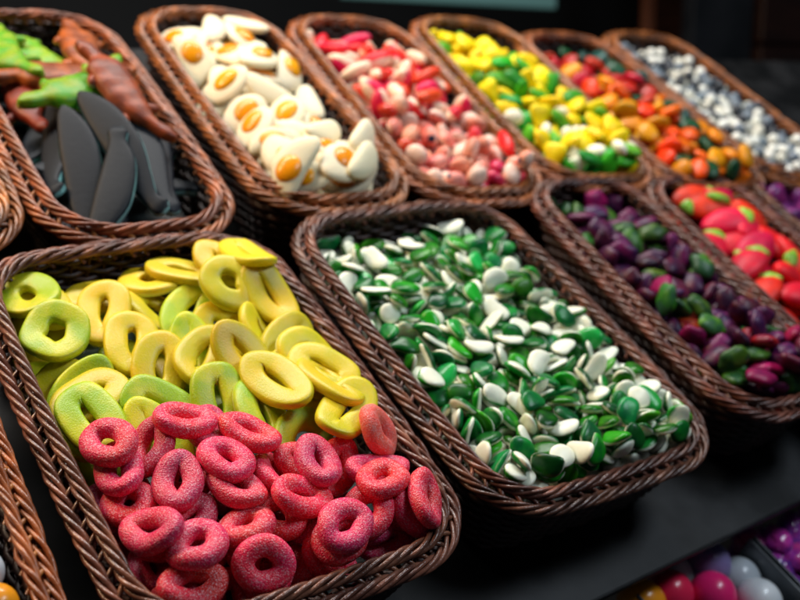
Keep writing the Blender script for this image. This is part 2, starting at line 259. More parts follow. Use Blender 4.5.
POSES = {
'A': [["p0",157,-779,-285,98,15,-12,-77],["p2",162,-294,-1285,42,34,-2,-26],["z5",16,-715,776,-31,-5,-10,65],["y1",32,373,-113,120,15,-8,-79],["q1",158,291,-790,120,-6,-6,-104],["p0",196,212,-1255,120,6,-4,16],["p4",165,-214,-610,120,-3,2,-66],["q1",149,-520,-651,80,-10,-7,66],["q1",159,-766,-905,63,-15,32,121],["p2",151,-595,-1080,97,8,1,-163],["p4",166,602,-1026,120,-15,6,18],["p3",208,-318,-266,120,-5,8,-9],["p3",203,785,-1235,91,-37,7,-115],["y4",9,771,1153,80,-4,-21,-89],["z2",2,-755,1186,-60,17,-11,-96],["y2",14,528,902,80,9,17,-73],["p1",135,-671,-1235,-31,8,8,3],["k0",160,784,-682,120,-2,43,-46],["y3",3,-320,981,-85,17,13,-109],["p3",152,93,-965,85,7,16,-11],["p2",147,-280,-1028,52,22,6,-176],["p3",156,16,-460,103,-9,2,-46],["y3",34,692,-191,120,-20,-5,-78],["y3",19,-275,623,-56,-8,9,-111],["y4",33,666,-472,120,5,2,38],["z1",36,-756,29,-16,12,3,-82],["p2",136,-761,-607,-52,-19,5,79],["y4",12,759,771,49,5,17,-80],["z1",29,19,-54,5,-4,20,-101],["y0",20,-189,343,-48,-5,17,-113],["p3",155,-764,-424,15,-24,8,82],["y0",25,726,-102,120,8,-1,-58],["y2",5,102,1225,-96,-19,2,6],["p1",154,-224,-773,66,-14,-7,-66],["y1",21,78,348,-24,18,0,44],["y0",6,334,1211,-47,-14,-3,-30],["y1",22,323,216,36,7,20,-71],["q1",146,-538,-325,21,-26,-20,52],["p0",143,457,-1150,32,-13,-20,38],["p4",139,-28,-972,-26,-15,6,93],["z3",30,212,-257,19,-13,9,-96],["q3",148,663,-902,38,14,2,166],["z4",7,235,851,-109,16,-11,43],["q3",138,-530,-864,-16,9,2,37],["p1",141,483,-738,-43,-17,28,-133],["p4",150,196,-1268,38,-8,21,-159],["z2",31,422,-453,-82,30,9,10],["q1",115,-724,-930,-234,-5,-12,-109],["y0",35,-679,237,-64,-7,-10,23],["y5",4,27,945,-142,-20,14,-58],["y1",8,629,1147,9,2,-2,-74],["y2",24,718,98,80,10,18,-27],["z0",27,-330,17,-48,13,7,-40],["y1",11,594,436,-65,-30,15,-82],["p3",153,743,-1239,-12,-9,-30,149],["p1",142,70,-699,-27,31,21,68],["y3",13,688,301,-5,22,-5,43],["p3",119,596,-1224,-216,4,-2,-5],["p1",145,286,-703,27,-8,6,144],["p3",133,161,-1254,-135,-16,-35,134],["y3",10,395,633,-104,13,10,-56],["p0",121,-425,-1256,-248,13,-22,56],["z4",15,86,450,-132,-2,19,-102],["y0",0,-243,1231,-183,-6,6,17],["z4",18,-685,334,-175,20,-27,42],["z4",28,-429,-245,-72,5,13,-79],["p3",130,-240,-1117,-114,-11,-13,125],["q1",144,-169,-300,32,8,8,61],["y1",1,-645,1131,-128,2,-10,-92],["p0",114,-48,-1187,-235,3,-16,-29],["p0",140,-250,-1252,-55,-5,27,-116],["y2",17,-714,452,-201,26,-6,-11],["y5",-1,-715,1107,-352,-8,0,116],["q1",131,173,-989,-75,24,6,-128],["q1",126,444,-1137,-113,-11,-1,-31],["q3",127,-738,-542,-168,15,9,-130],["p0",132,-405,-557,-33,-9,0,17],["z1",-1,347,261,-363,-9,3,-9],["p1",125,-666,-829,-143,7,15,34],["z1",-1,-703,617,-295,-14,0,-37],["y4",23,563,-73,-1,7,12,-70],["y0",-1,58,498,-264,5,-9,-99],["q3",117,-757,-449,-291,12,-10,-70],["p0",128,-729,-1263,-167,25,2,-41],["p4",137,713,-1117,-63,-8,-16,150],["z3",-1,-210,654,-322,3,-11,110],["z5",26,-710,20,-168,-17,-7,37],["q1",118,-75,-857,-169,20,-5,81],["z1",-1,90,-150,-253,-4,14,-134],["q1",106,-712,-708,-357,7,-6,-74],["z3",-1,-360,1235,-348,-6,-2,-13],["p1",100,-546,-1202,-358,-3,-3,55],["p0",112,-85,-568,-302,5,-25,-100],["p0",129,-439,-925,-131,11,-7,75],["p0",134,-105,-510,-77,-4,21,52],["q3",107,58,-980,-323,25,-11,67],["z1",-1,-717,-32,-357,-8,-4,95],["q3",116,383,-793,-283,11,12,172]],
'B': [["h0",-1,-156,-476,-42,150,14,-46],["g0",-1,376,-106,-96,174,18,23],["g2",-1,-224,944,-179,12,-29,-128],["g2",-1,58,-1380,-2,-93,144,-2],["h0",-1,-373,12,-57,33,10,57],["g2",-1,-731,916,-127,27,172,-52],["g0",-1,-309,-184,-61,174,3,-18],["g0",-1,-220,548,-103,-33,17,16],["g2",-1,325,-838,-72,-1,133,-51],["g0",-1,-150,1181,-236,12,-154,24],["g0",-1,429,-310,-100,19,178,18],["g0",-1,330,-678,-65,-44,-17,-110],["g0",-1,13,-155,-87,155,0,-19],["h0",-1,397,1048,-165,-21,-13,-100],["g0",-1,-464,1014,-162,-147,4,-84],["g0",-1,48,-441,-39,-16,167,30],["g0",-1,-700,-1214,-33,-19,-145,38],["g1",-1,362,364,-91,19,-12,-150],["g0",-1,652,-52,-76,-16,-19,125],["g1",-1,-67,940,-133,-6,30,135],["g0",-1,-469,556,-92,8,15,138],["g2",-1,-715,368,-142,-36,175,-3],["h0",-1,-804,-333,-102,-2,-166,0],["g1",-1,-619,451,-92,17,24,61],["g0",-1,-306,-794,-7,10,6,16],["g0",-1,-565,-1324,-18,-59,29,123],["h0",-1,31,-1309,49,17,-43,-102],["g2",-1,-788,-1281,-56,-3,-162,9],["g0",-1,-556,1111,-184,-60,-16,-122],["g1",-1,114,-976,-35,-42,13,-1],["g0",-1,-72,749,-156,31,-17,115],["g0",-1,367,519,-78,-41,166,1],["g0",-1,-736,568,-75,32,175,-18],["h0",-1,-429,-133,-105,24,-2,100],["g2",-1,212,696,-110,17,-12,149],["g0",-1,-481,-639,-53,-14,-159,-26],["g0",-1,-22,-833,-55,-30,-23,-42],["h0",-1,75,395,-110,19,-5,66],["g2",-1,127,-1139,2,-20,42,79],["g0",-1,-103,-248,-136,-32,-142,12],["g0",-1,-24,1157,-193,167,-13,-55],["g0",-1,-787,-660,-58,38,37,85],["g0",-1,-848,-721,-126,-78,-43,-130],["g2",-1,479,-1341,29,40,23,157],["h0",-1,-419,427,-190,56,-39,-116],["g1",-1,111,692,-137,-25,10,-75],["g2",-1,-420,-385,-77,27,-20,-91],["g0",-1,-293,-966,-17,2,-17,-127],["g0",-1,-231,-37,-74,2,22,5],["g0",-1,-811,25,-120,-3,-2,-34],["g0",-1,859,1131,-188,-37,25,96],["g1",-1,267,1247,-235,13,-28,168],["g2",-1,-853,164,-109,-40,9,75],["g0",-1,273,-1137,69,5,-24,47],["g0",-1,-564,-18,-110,28,-159,-31],["g0",-1,-247,415,-118,8,-5,-130],["g0",-1,505,1318,-200,-175,-22,-21],["g2",-1,8,-642,-52,18,20,80],["g0",-1,-298,-1310,9,-121,-37,-86],["g1",-1,663,-1356,-33,-63,-5,179],["g2",-1,514,-1026,24,-24,-172,-62],["g0",-1,213,-199,-128,-10,-35,-58],["g2",-1,-587,-445,-103,-21,-16,-121],["g2",-1,-602,280,-139,46,-7,-174],["h0",-1,-569,92,-71,44,-154,-18],["g1",-1,552,363,-101,-37,6,169],["g2",-1,821,-698,-76,15,-21,-115],["g0",-1,-500,-828,-88,22,9,66],["g0",-1,495,-614,-71,-140,-39,20],["g0",-1,-234,-1067,-32,169,-25,-25],["h0",-1,407,781,-162,28,-10,69],["g0",-1,-708,-140,-115,-54,23,-87],["g2",-1,781,-1108,-16,123,-4,-140],["g2",-1,-711,-531,-97,34,-12,-63],["g0",-1,482,36,-126,-69,2,125],["g2",-1,-284,733,-155,0,16,-172],["g1",-1,-843,539,-162,-71,-34,-106],["g1",-1,-742,-933,-114,-32,-13,-3],["g0",-1,-149,-1329,11,-43,22,-136],["g0",-1,171,231,-143,-157,10,-69],["g1",-1,-82,-958,-53,-15,-5,-78],["g2",-1,208,-1321,35,-7,-35,89],["h0",-1,-610,-622,-106,-70,-124,35],["g0",-1,67,119,-148,41,142,15],["g2",-1,-731,708,-140,-16,-10,24],["g0",-1,202,-480,-105,52,161,-2],["g2",-1,-135,-688,-29,-76,72,24],["g2",-1,-885,-1054,-86,113,-40,63],["g0",-1,-138,369,-140,2,-32,-57],["g0",-1,-839,-1162,-90,-66,-27,32],["g0",-1,640,258,-127,-93,0,-5],["g0",-1,-5,212,-179,-38,-48,156],["g0",-1,-856,-845,-117,-67,104,67],["g0",-1,-408,-941,-92,-46,-69,-120],["g2",-1,-64,-29,-153,63,-11,76],["g1",-1,354,1338,-239,53,-164,-31],["g2",-1,-447,502,-155,47,3,177],["g1",-1,258,-1038,-6,12,24,53],["g2",-1,-196,-495,-114,-9,22,-34],["g0",-1,-264,1302,-287,2,23,151],["g1",-1,-433,-1284,-1,-10,170,18],["g2",-1,-512,-502,-68,-16,-137,21],["g2",-1,726,942,-182,63,39,-140],["g2",-1,-364,896,-205,2,6,159],["g2",-1,-571,-148,-140,114,-14,-55],["g2",-1,846,955,-195,30,-17,-50],["g2",-1,-495,-1002,-80,-152,33,20],["g0",-1,-346,-785,-63,-4,-167,-71],["h0",-1,711,-1273,22,-69,-151,-16],["g1",-1,622,-418,-106,-133,36,25],["g2",-1,135,1315,-274,-2,-18,-60],["g0",-1,-642,1378,-281,94,169,1],["g1",-1,609,1016,-202,-54,-3,166],["h0",-1,720,-292,-94,61,-30,-53],["g1",-1,-360,-505,-97,-2,-9,73],["g0",-1,-84,-1196,4,-19,11,-134],["g2",-1,574,-247,-110,103,-1,-29],["g2",-1,457,-513,-109,90,-54,38],["g1",-1,-604,-1111,-79,-40,-28,138],["g2",-1,572,775,-155,-23,-12,90],["h0",-1,837,579,-177,-2,-48,-146],["g0",-1,577,532,-114,-23,-4,-15],["g0",-1,-867,-151,-138,-91,49,59],["g0",-1,-154,841,-212,-34,-5,-50],["g0",-1,-288,-216,-162,-11,-41,-30],["h0",-1,810,25,-111,145,-25,-10],["g2",-1,531,215,-169,-49,-8,-45],["g0",-1,-684,1100,-216,-18,132,-77],["g0",-1,-705,173,-146,-84,44,-18],["g0",-1,-831,805,-172,-24,167,45],["g0",-1,43,636,-174,175,20,-45],["g1",-1,643,626,-142,-2,-137,-120],["g2",-1,128,-68,-129,44,15,-34],["g2",-1,-116,-737,-74,22,115,-53],["g0",-1,-153,164,-156,-32,-24,-87],["g0",-1,785,-448,-137,28,175,20],["h0",-1,-739,-769,-166,-52,-108,63],["h0",-1,259,-7,-142,-174,-6,57],["g2",-1,112,835,-178,17,-28,143],["h0",-1,167,-644,-93,84,40,-31],["h0",-1,-639,-281,-177,12,33,-168],["g0",-1,-73,517,-177,83,154,19],["g1",-1,758,-913,-35,1,141,-42],["h0",-1,420,-1207,24,64,125,-24],["g0",-1,381,-480,-168,-72,11,-159],["g0",-1,605,-124,-157,178,1,29],["g2",-1,-493,1347,-283,-79,-151,18],["g0",-1,59,-715,-106,-42,-27,-13],["g2",-1,-359,-1081,-114,78,10,142],["g0",-1,339,956,-214,-6,19,-66],["g2",-1,-437,-141,-165,161,12,-31],["g0",-1,-601,-772,-130,-63,-106,70],["g2",-1,-183,1166,-309,-1,30,76],["g0",-1,-816,-456,-179,-14,14,161],["g2",-1,-842,-584,-223,-106,121,12],["h0",-1,636,-1035,-15,-15,-10,96],["g2",-1,-470,-250,-184,-7,-154,77],["g2",-1,240,-1368,-191,-88,150,-19],["g2",-1,186,1107,-217,0,19,53],["g0",-1,21,-287,-137,-1,-6,48],["g0",-1,509,-737,-122,27,45,5],["g2",-1,854,-299,-109,28,-5,110],["g2",-1,54,991,-165,36,4,-135],["g2",-1,-583,678,-165,24,8,64],["h0",-1,-668,-784,-136,53,-115,-44],["g2",-1,328,-1283,2,-22,62,33],["g0",-1,691,-735,-53,-161,48,56],["g0",-1,282,376,-167,154,-18,-33],["g0",-1,434,1182,-243,6,-20,-14],["g2",-1,-31,-1339,-87,-9,-155,33],["g2",-1,-150,354,-207,148,12,42],["g2",-1,469,-1340,-87,50,144,38],["g2",-1,53,464,-170,-23,0,-105],["g0",-1,-209,-645,-109,-54,10,-129],["g2",-1,17,-1063,-61,-22,-38,-14],["h0",-1,-54,-401,-114,19,16,-73],["g0",-1,308,827,-173,-158,26,-9],["g0",-1,615,-803,-57,82,-141,-17],["h0",-1,447,642,-124,0,-35,-178],["g0",-1,-369,76,-132,15,-150,-2],["h0",-1,-443,226,-173,30,33,-112],["h0",-1,-611,16,-175,3,-131,1],["g0",-1,-580,489,-184,173,26,-15],["g0",-1,618,46,-105,-145,-5,-12],["g1",-1,707,1261,-288,-147,35,4],["g1",-1,177,-1209,-31,22,-39,-137],["g2",-1,-374,-1344,-137,20,73,-108],["g1",-1,805,-111,-138,-42,125,-42],["g0",-1,-744,1264,-287,-12,151,-60],["g0",-1,285,234,-188,10,-23,-36],["g1",-1,622,1145,-233,24,-17,-67],["g1",-1,339,1043,-257,-5,19,-108],["g1",-1,-708,614,-182,13,-19,-123],["g1",-1,824,326,-168,-17,23,18],["g0",-1,182,-405,-120,56,54,152],["g0",-1,-204,-1323,-82,-2,-13,127],["g0",-1,-683,-1270,-132,159,18,87],["g0",-1,-512,1195,-267,17,-155,-87],["g2",-1,351,-360,-152,164,23,23],["h0",-1,638,-596,-127,-40,-54,-14],["g2",-1,406,-982,-45,5,31,-100],["h0",-1,266,660,-185,2,16,124],["h0",-1,349,-1326,-93,-37,-26,-12],["g2",-1,441,204,-213,-26,-4,-33],["g0",-1,-560,-1002,-146,23,26,73],["g0",-1,-505,-863,-199,-108,-154,5],["g0",-1,-517,-1308,-102,-22,8,130],["g1",-1,520,-368,-151,33,3,-86],["g2",-1,-846,1145,-221,57,-155,54],["g1",-1,319,-185,-174,82,-18,-74],["g2",-1,469,344,-241,-22,41,-6],["h0",-1,524,-922,-31,-136,-6,-7],["g2",-1,502,937,-233,-17,32,-150],["g2",-1,676,-1194,-84,57,30,171],["h0",-1,873,-1170,-75,76,12,85],["g0",-1,-412,-1186,-72,7,18,151],["g0",-1,-456,764,-201,-17,-180,-24],["g0",-1,701,173,-174,-99,21,-26],["g2",-1,481,-837,-90,-73,-17,179],["g1",-1,259,-785,-192,-70,43,-94],["g2",-1,428,-218,-175,-11,18,-126],["g2",-1,743,556,-205,-15,75,-170],["g1",-1,897,839,-272,91,19,-87],["g1",-1,121,-768,-144,24,25,152],["g2",-1,34,1230,-259,-160,4,-50],["g1",-1,-556,996,-272,161,2,102],["g1",-1,176,503,-181,-118,-1,-100],["g0",-1,-841,370,-271,157,-47,43],["g0",-1,832,1208,-300,4,155,99],["g0",-1,170,118,-214,9,26,120],["h0",-1,-715,-962,-179,44,-21,-126],["g2",-1,-377,267,-185,-32,151,-9],["h0",-1,87,-1371,-235,-51,-117,-43],["g2",-1,75,9,-199,15,-162,46],["g1",-1,-396,16,-187,-5,-29,-134],["g2",-1,-30,-597,-121,-26,-12,-134],["g0",-1,554,-1297,-111,33,140,39],["h0",-1,187,1000,-266,70,21,128],["g0",-1,-819,-273,-173,-180,7,53],["g0",-1,-324,308,-226,-47,1,134],["g2",-1,-434,646,-172,3,-9,60],["g1",-1,706,705,-170,-19,160,43],["g2",-1,-62,1075,-281,-115,7,-104],["g0",-1,-79,1301,-322,-3,-176,-36],["g2",-1,724,-188,-159,125,16,95],["h0",-1,-623,-1322,-174,23,176,-3],["g0",-1,292,-908,-118,58,-172,0],["g2",-1,62,-909,-115,-25,-15,-148],["g2",-1,535,-1132,-44,141,56,17],["g2",-1,39,931,-275,30,73,103],["g0",-1,-789,970,-234,-29,-20,123],["g0",-1,-280,536,-173,11,-173,-73],["g0",-1,660,70,-176,-145,-33,47],["g2",-1,424,-729,-170,10,-40,-151],["g2",-1,-461,-631,-129,-173,1,-41],["g0",-1,-266,-615,-166,60,6,67],["g0",-1,-15,-144,-209,13,157,25],["h0",-1,-197,-784,-133,127,-16,-17],["g0",-1,461,473,-167,-5,7,71],["g2",-1,266,-641,-154,-79,14,143],["h0",-1,672,-702,-172,-17,46,8],["h0",-1,-244,-1283,-148,4,9,-96],["g2",-1,-894,299,-216,88,1,83],["g0",-1,208,-1028,-91,-7,-24,-50],["g2",-1,661,354,-181,59,-170,21],["g0",-1,773,849,-225,12,36,87],["g2",-1,-212,-1078,-112,-28,21,106],["g2",-1,-104,-1163,-56,-9,17,-128],["g2",-1,857,154,-217,17,-55,47],["g1",-1,481,-1221,-88,57,-135,49],["h0",-1,-606,1233,-317,176,-1,-62],["g0",-1,-697,414,-214,39,42,-60],["g1",-1,-831,866,-229,-23,26,-134],["g2",-1,-182,-429,-174,-21,-171,45],["g0",-1,-805,-875,-271,58,139,13],["g2",-1,-66,-1295,-155,-25,23,-80],["g2",-1,-177,-200,-199,-176,-15,53],["g0",-1,-871,-1033,-190,130,-19,88],["g1",-1,-79,-311,-247,27,16,129],["g0",-1,396,-595,-195,52,-173,-13],["g1",-1,-805,46,-227,-24,-21,-73],["g1",-1,179,-548,-155,-37,52,49],["g2",-1,-272,139,-137,36,169,-59],["g0",-1,-894,581,-242,87,-67,87],["g0",-1,-42,288,-260,16,38,40],["g1",-1,-551,181,-197,-40,-28,66],["g1",-1,341,-1354,-223,-114,-50,-16],["h0",-1,-675,813,-207,-21,0,75],["g0",-1,-769,541,-256,-13,-31,15],["g2",-1,378,-787,-194,-35,-6,-53],["g0",-1,49,-1262,-87,-29,20,-29],["g1",-1,-404,1123,-246,-154,5,-19],["g2",-1,558,442,-229,6,2,10],["h0",-1,-280,986,-271,-15,5,80],["g1",-1,-705,-126,-206,-166,-14,48],["h0",-1,383,-56,-205,27,9,-86],["g2",-1,-405,1029,-223,-151,30,-69],["g0",-1,-745,-583,-247,93,29,70]],
'C': [["c0",-1,97,139,-64,-169,6,8],["c1",-1,-315,-1311,44,13,-175,-4],["c2",-1,348,61,-21,13,14,-100],["c2",-1,-412,-1086,37,70,-13,-10],["c2",-1,-472,-330,28,75,58,-111],["c0",-1,265,-1227,165,-11,-9,63],["c2",-1,-235,-678,5,-14,-171,-10],["c2",-1,260,633,-89,8,-19,-20],["c0",-1,-8,-1310,132,134,10,-38],["c1",-1,-11,-1018,81,14,-45,-136],["c0",-1,-132,-866,42,-151,30,51],["c3",-1,142,-607,12,-16,62,-5],["c2",-1,-410,-1194,-65,16,-160,33],["c3",-1,113,-835,74,25,-38,86],["c3",-1,177,-59,-124,-32,-1,75],["c3",-1,65,1167,-221,-2,170,-27],["c0",-1,-132,264,-111,-19,-35,-51],["c2",-1,-200,-471,10,3,22,-58],["c1",-1,177,1338,-214,-125,2,-7],["c3",-1,-316,385,-66,-77,9,140],["c1",-1,-410,-683,-90,67,-133,-15],["c0",-1,-294,989,-125,153,-27,-48],["c1",-1,-327,-133,-5,129,21,60],["c2",-1,-146,-1048,15,160,-18,-34],["c2",-1,-31,561,-109,-17,-28,90],["c3",-1,90,-1147,56,-27,-12,24],["c0",-1,410,876,-165,150,-27,-7],["c1",-1,367,-985,57,76,-133,40],["c2",-1,115,-1323,-97,-49,-11,155],["c0",-1,-413,560,-85,62,44,-4],["c1",-1,-91,-1220,-15,38,20,138],["c0",-1,271,-389,-66,35,36,-82],["c0",-1,-421,-956,-54,20,39,174],["c0",-1,-312,711,-80,27,19,-58],["c2",-1,-130,108,-126,-21,6,-5],["c0",-1,383,1045,-240,-20,19,-152],["c3",-1,291,252,-89,65,53,-109],["c0",-1,-444,-149,-103,-25,-139,58],["c2",-1,-225,1295,-285,-110,-33,-111],["c0",-1,389,1312,-278,41,-51,-10],["c0",-1,-489,397,-109,-96,-53,-83],["c3",-1,252,-173,-166,150,-74,-17],["c2",-1,330,531,-231,-1,-12,-176],["c0",-1,-39,-112,-108,-6,178,65],["c2",-1,68,809,-155,26,26,161],["c2",-1,-342,-368,-38,131,-15,-79],["c0",-1,442,467,-137,-8,131,105],["c0",-1,-457,124,-142,-50,57,137],["c3",-1,-288,-856,-75,0,51,-164],["c0",-1,356,-677,-7,-110,-24,-15],["c0",-1,-262,-1305,-118,38,34,118],["c2",-1,-175,1133,-217,-34,17,-111],["c0",-1,-208,496,-88,-2,17,-76],["c3",-1,185,-1302,52,152,-18,-48],["c0",-1,403,-542,-24,-150,9,-19],["c0",-1,-355,270,-169,167,-12,-26],["c2",-1,-432,670,-171,-151,-4,62],["c0",-1,-98,-1310,-127,86,15,130],["c3",-1,-357,35,-167,177,-58,7],["c0",-1,235,-939,-13,48,-53,-109],["c2",-1,261,1122,-295,14,-156,-81],["c0",-1,175,953,-229,29,24,148],["c1",-1,284,-1284,-148,-24,0,147],["c1",-1,-291,-586,-100,-11,-3,127],["c3",-1,-236,-203,-82,49,139,-29],["c0",-1,5,343,-160,-153,-31,-28],["c3",-1,453,308,-93,-146,-17,106],["c0",-1,-45,-657,-79,-22,-33,77],["c3",-1,381,-1258,-12,176,-12,2],["c0",-1,405,649,-176,28,1,166],["c0",-1,448,-151,-151,31,30,92],["c3",-1,-469,-532,-202,-66,-51,64],["c0",-1,-397,-318,-159,0,-165,37],["c0",-1,-272,882,-224,-4,12,-166],["c0",-1,310,-299,-169,33,145,-12],["c0",-1,-461,-792,-191,-95,-16,112],["c1",-1,33,-830,-79,-88,72,59],["c2",-1,428,-837,-71,49,-151,-23],["c2",-1,-429,-1003,-213,19,58,96],["c0",-1,475,61,-125,-97,-33,112],["c3",-1,116,-484,-153,-11,16,141],["c2",-1,-375,1329,-286,-46,42,-128],["c3",-1,178,406,-190,-27,-126,70],["c2",-1,-198,-374,-153,-137,-38,60],["c2",-1,358,42,-181,155,43,-48],["c0",-1,-192,753,-128,-20,-170,-66],["c3",-1,-410,635,-346,2,6,-18],["c0",-1,65,1323,-333,5,-20,-170],["c1",-1,39,-1008,-59,11,-171,58],["c1",-1,-454,-296,-297,42,-31,82],["c0",-1,-426,1056,-261,-19,-8,116],["c2",-1,-256,-1026,-148,19,-37,-84],["c0",-1,-171,-827,-107,-156,-1,-70],["c2",-1,310,805,-320,54,-7,-95],["c3",-1,-55,978,-256,39,4,-136],["c3",-1,457,-386,-156,34,-58,-69],["c0",-1,57,631,-191,0,-2,134],["c0",-1,311,-1175,55,3,18,134],["c2",-1,-312,-787,-238,9,-9,-57],["c0",-1,451,796,-295,54,40,-134],["c3",-1,-110,1185,-350,-6,3,89],["c0",-1,-130,-1151,-187,-141,-43,42],["c0",-1,407,-118,-300,28,-35,-133],["c2",-1,248,-1103,-105,-16,123,82],["c2",-1,152,214,-207,-43,-13,-86],["c3",-1,-435,303,-318,18,-28,-95],["c0",-1,79,-653,-146,106,-38,123],["c0",-1,-458,841,-290,112,42,-54],["c0",-1,-268,-1368,-244,-92,17,0],["c0",-1,395,-1215,-227,-179,-21,-52],["c0",-1,444,1087,-330,155,-4,98],["c1",-1,108,-1303,-334,17,-175,42],["c2",-1,302,-658,-253,91,74,55],["c0",-1,-47,-1316,-264,-6,145,-11],["c2",-1,-201,-291,-291,68,174,8],["c0",-1,-41,-1000,-180,-149,-3,6],["c2",-1,-299,-862,-334,-169,-1,24],["c3",-1,-103,-175,-230,25,-9,-153],["c0",-1,-203,503,-211,11,-5,105],["c1",-1,421,330,-335,-9,-177,-43],["c0",-1,-378,-439,-294,-151,-30,45],["c0",-1,436,-1134,-82,-3,150,67],["c0",-1,-63,-514,-211,-37,-18,-90],["c0",-1,-436,-1177,-211,-13,24,94],["c1",-1,-81,-410,-90,20,1,25],["c2",-1,43,-285,-189,-39,170,43],["c0",-1,416,272,-207,41,-166,-46],["c2",-1,-313,118,-284,53,-38,-30],["c3",-1,-324,-171,-303,94,-16,157],["c1",-1,310,-1344,-294,-52,25,14],["c2",-1,-433,480,-268,-177,-38,-4],["c3",-1,258,14,-271,-34,-1,-113],["c0",-1,180,792,-242,-2,-34,-78]],
'D': [["s0",11,-53,-291,-60,-3,2,-3],["s0",4,13,843,-60,0,-23,-12],["s0",14,-251,216,-99,-27,-17,28],["s0",9,90,-18,-60,7,23,-5],["s0",6,59,407,-60,-12,19,-160],["s0",1,-53,1266,-78,14,-13,-10],["s0",15,320,-30,-60,-26,-22,142],["s0",-1,103,-531,-172,-12,-14,110],["s0",3,215,676,-60,14,12,21],["s0",10,-344,-133,-129,-35,-9,37],["s0",7,362,831,-60,14,24,-73],["s0",12,36,1108,-60,-11,13,160],["s0",8,396,258,-60,-35,16,-83],["s0",-1,-67,573,-138,11,-24,-36],["s0",5,353,452,-66,-5,9,-78],["s0",13,-349,582,-195,-3,-15,40],["s0",2,313,1262,-60,-5,0,-160],["s0",-1,-258,-842,-226,25,0,-157],["s0",0,227,1237,-60,1,-25,-131],["s0",-1,-340,-421,-229,14,9,-106],["s0",-1,-96,71,-164,14,-5,-102],["s0",-1,13,-747,-331,7,-5,123],["s0",-1,37,-258,-209,2,-5,161],["s0",-1,340,141,-251,-2,4,-58],["s0",-1,154,1204,-324,19,2,-61],["s0",-1,-219,1168,-317,19,11,88],["s0",-1,327,947,-79,28,15,38]],
'E': [["e0",-1,-158,1176,-187,39,-36,19],["e0",-1,-267,464,-113,135,54,-28],["e0",-1,153,788,-161,87,-55,57],["e0",-1,-143,643,-152,26,-16,24],["e0",-1,201,1094,-233,85,57,-61],["e0",-1,-127,1012,-264,139,-7,9],["e0",-1,414,1040,-253,-161,-26,-16],["e0",-1,-422,738,-153,81,127,-19],["e0",-1,66,934,-239,75,47,70],["e0",-1,27,555,-56,65,-143,33],["e0",-1,-77,799,-235,-67,42,-34],["e0",-1,-321,204,-97,23,-2,141],["e0",-1,5,1216,-289,11,1,-27],["e0",-1,-427,1214,-193,-27,112,17],["e0",-1,-418,583,-236,75,145,9],["e0",-1,323,886,-255,100,-4,-26],["e0",-1,-110,349,-19,22,-29,-83],["e0",-1,238,1273,-265,-44,10,-18],["e0",-1,44,609,-276,34,-2,-179],["e0",-1,-421,224,-256,28,39,-45],["e0",-1,-414,416,-237,84,47,-14],["e0",-1,-249,742,-289,8,-2,92],["e0",-1,-379,995,-289,10,3,88]],
'F': [["f0",10,37,-701,36,30,9,-79],["x0",18,240,-145,154,-1,13,-61],["x1",15,-286,846,-63,17,-10,-87],["x1",17,-13,98,84,4,-2,33],["f0",2,-292,-361,-103,30,1,-106],["f0",9,-277,-802,-82,17,16,-95],["x0",16,301,868,-76,-9,-1,-85],["x0",13,-6,390,-20,-1,-6,0],["f0",8,218,-674,-2,-4,10,-87],["x0",12,-279,353,-144,20,-2,-89],["f0",0,43,-731,-201,2,5,-9],["x1",14,12,942,-172,6,0,-51],["f1",11,-133,-1023,-31,-12,-20,61],["f1",-1,84,320,-381,-7,-4,166],["f0",5,-61,-591,-119,-2,12,-91],["f0",-1,-130,-7,-168,-10,-5,48],["f0",-1,-51,-579,-225,2,-2,16],["f0",3,-162,-908,-248,7,-7,52],["f1",-1,76,-86,-339,-8,5,-29],["f0",-1,23,310,-290,2,-2,-18],["f0",-1,-38,679,-256,-11,-10,-32],["f1",7,338,-729,-114,-10,1,-109]],
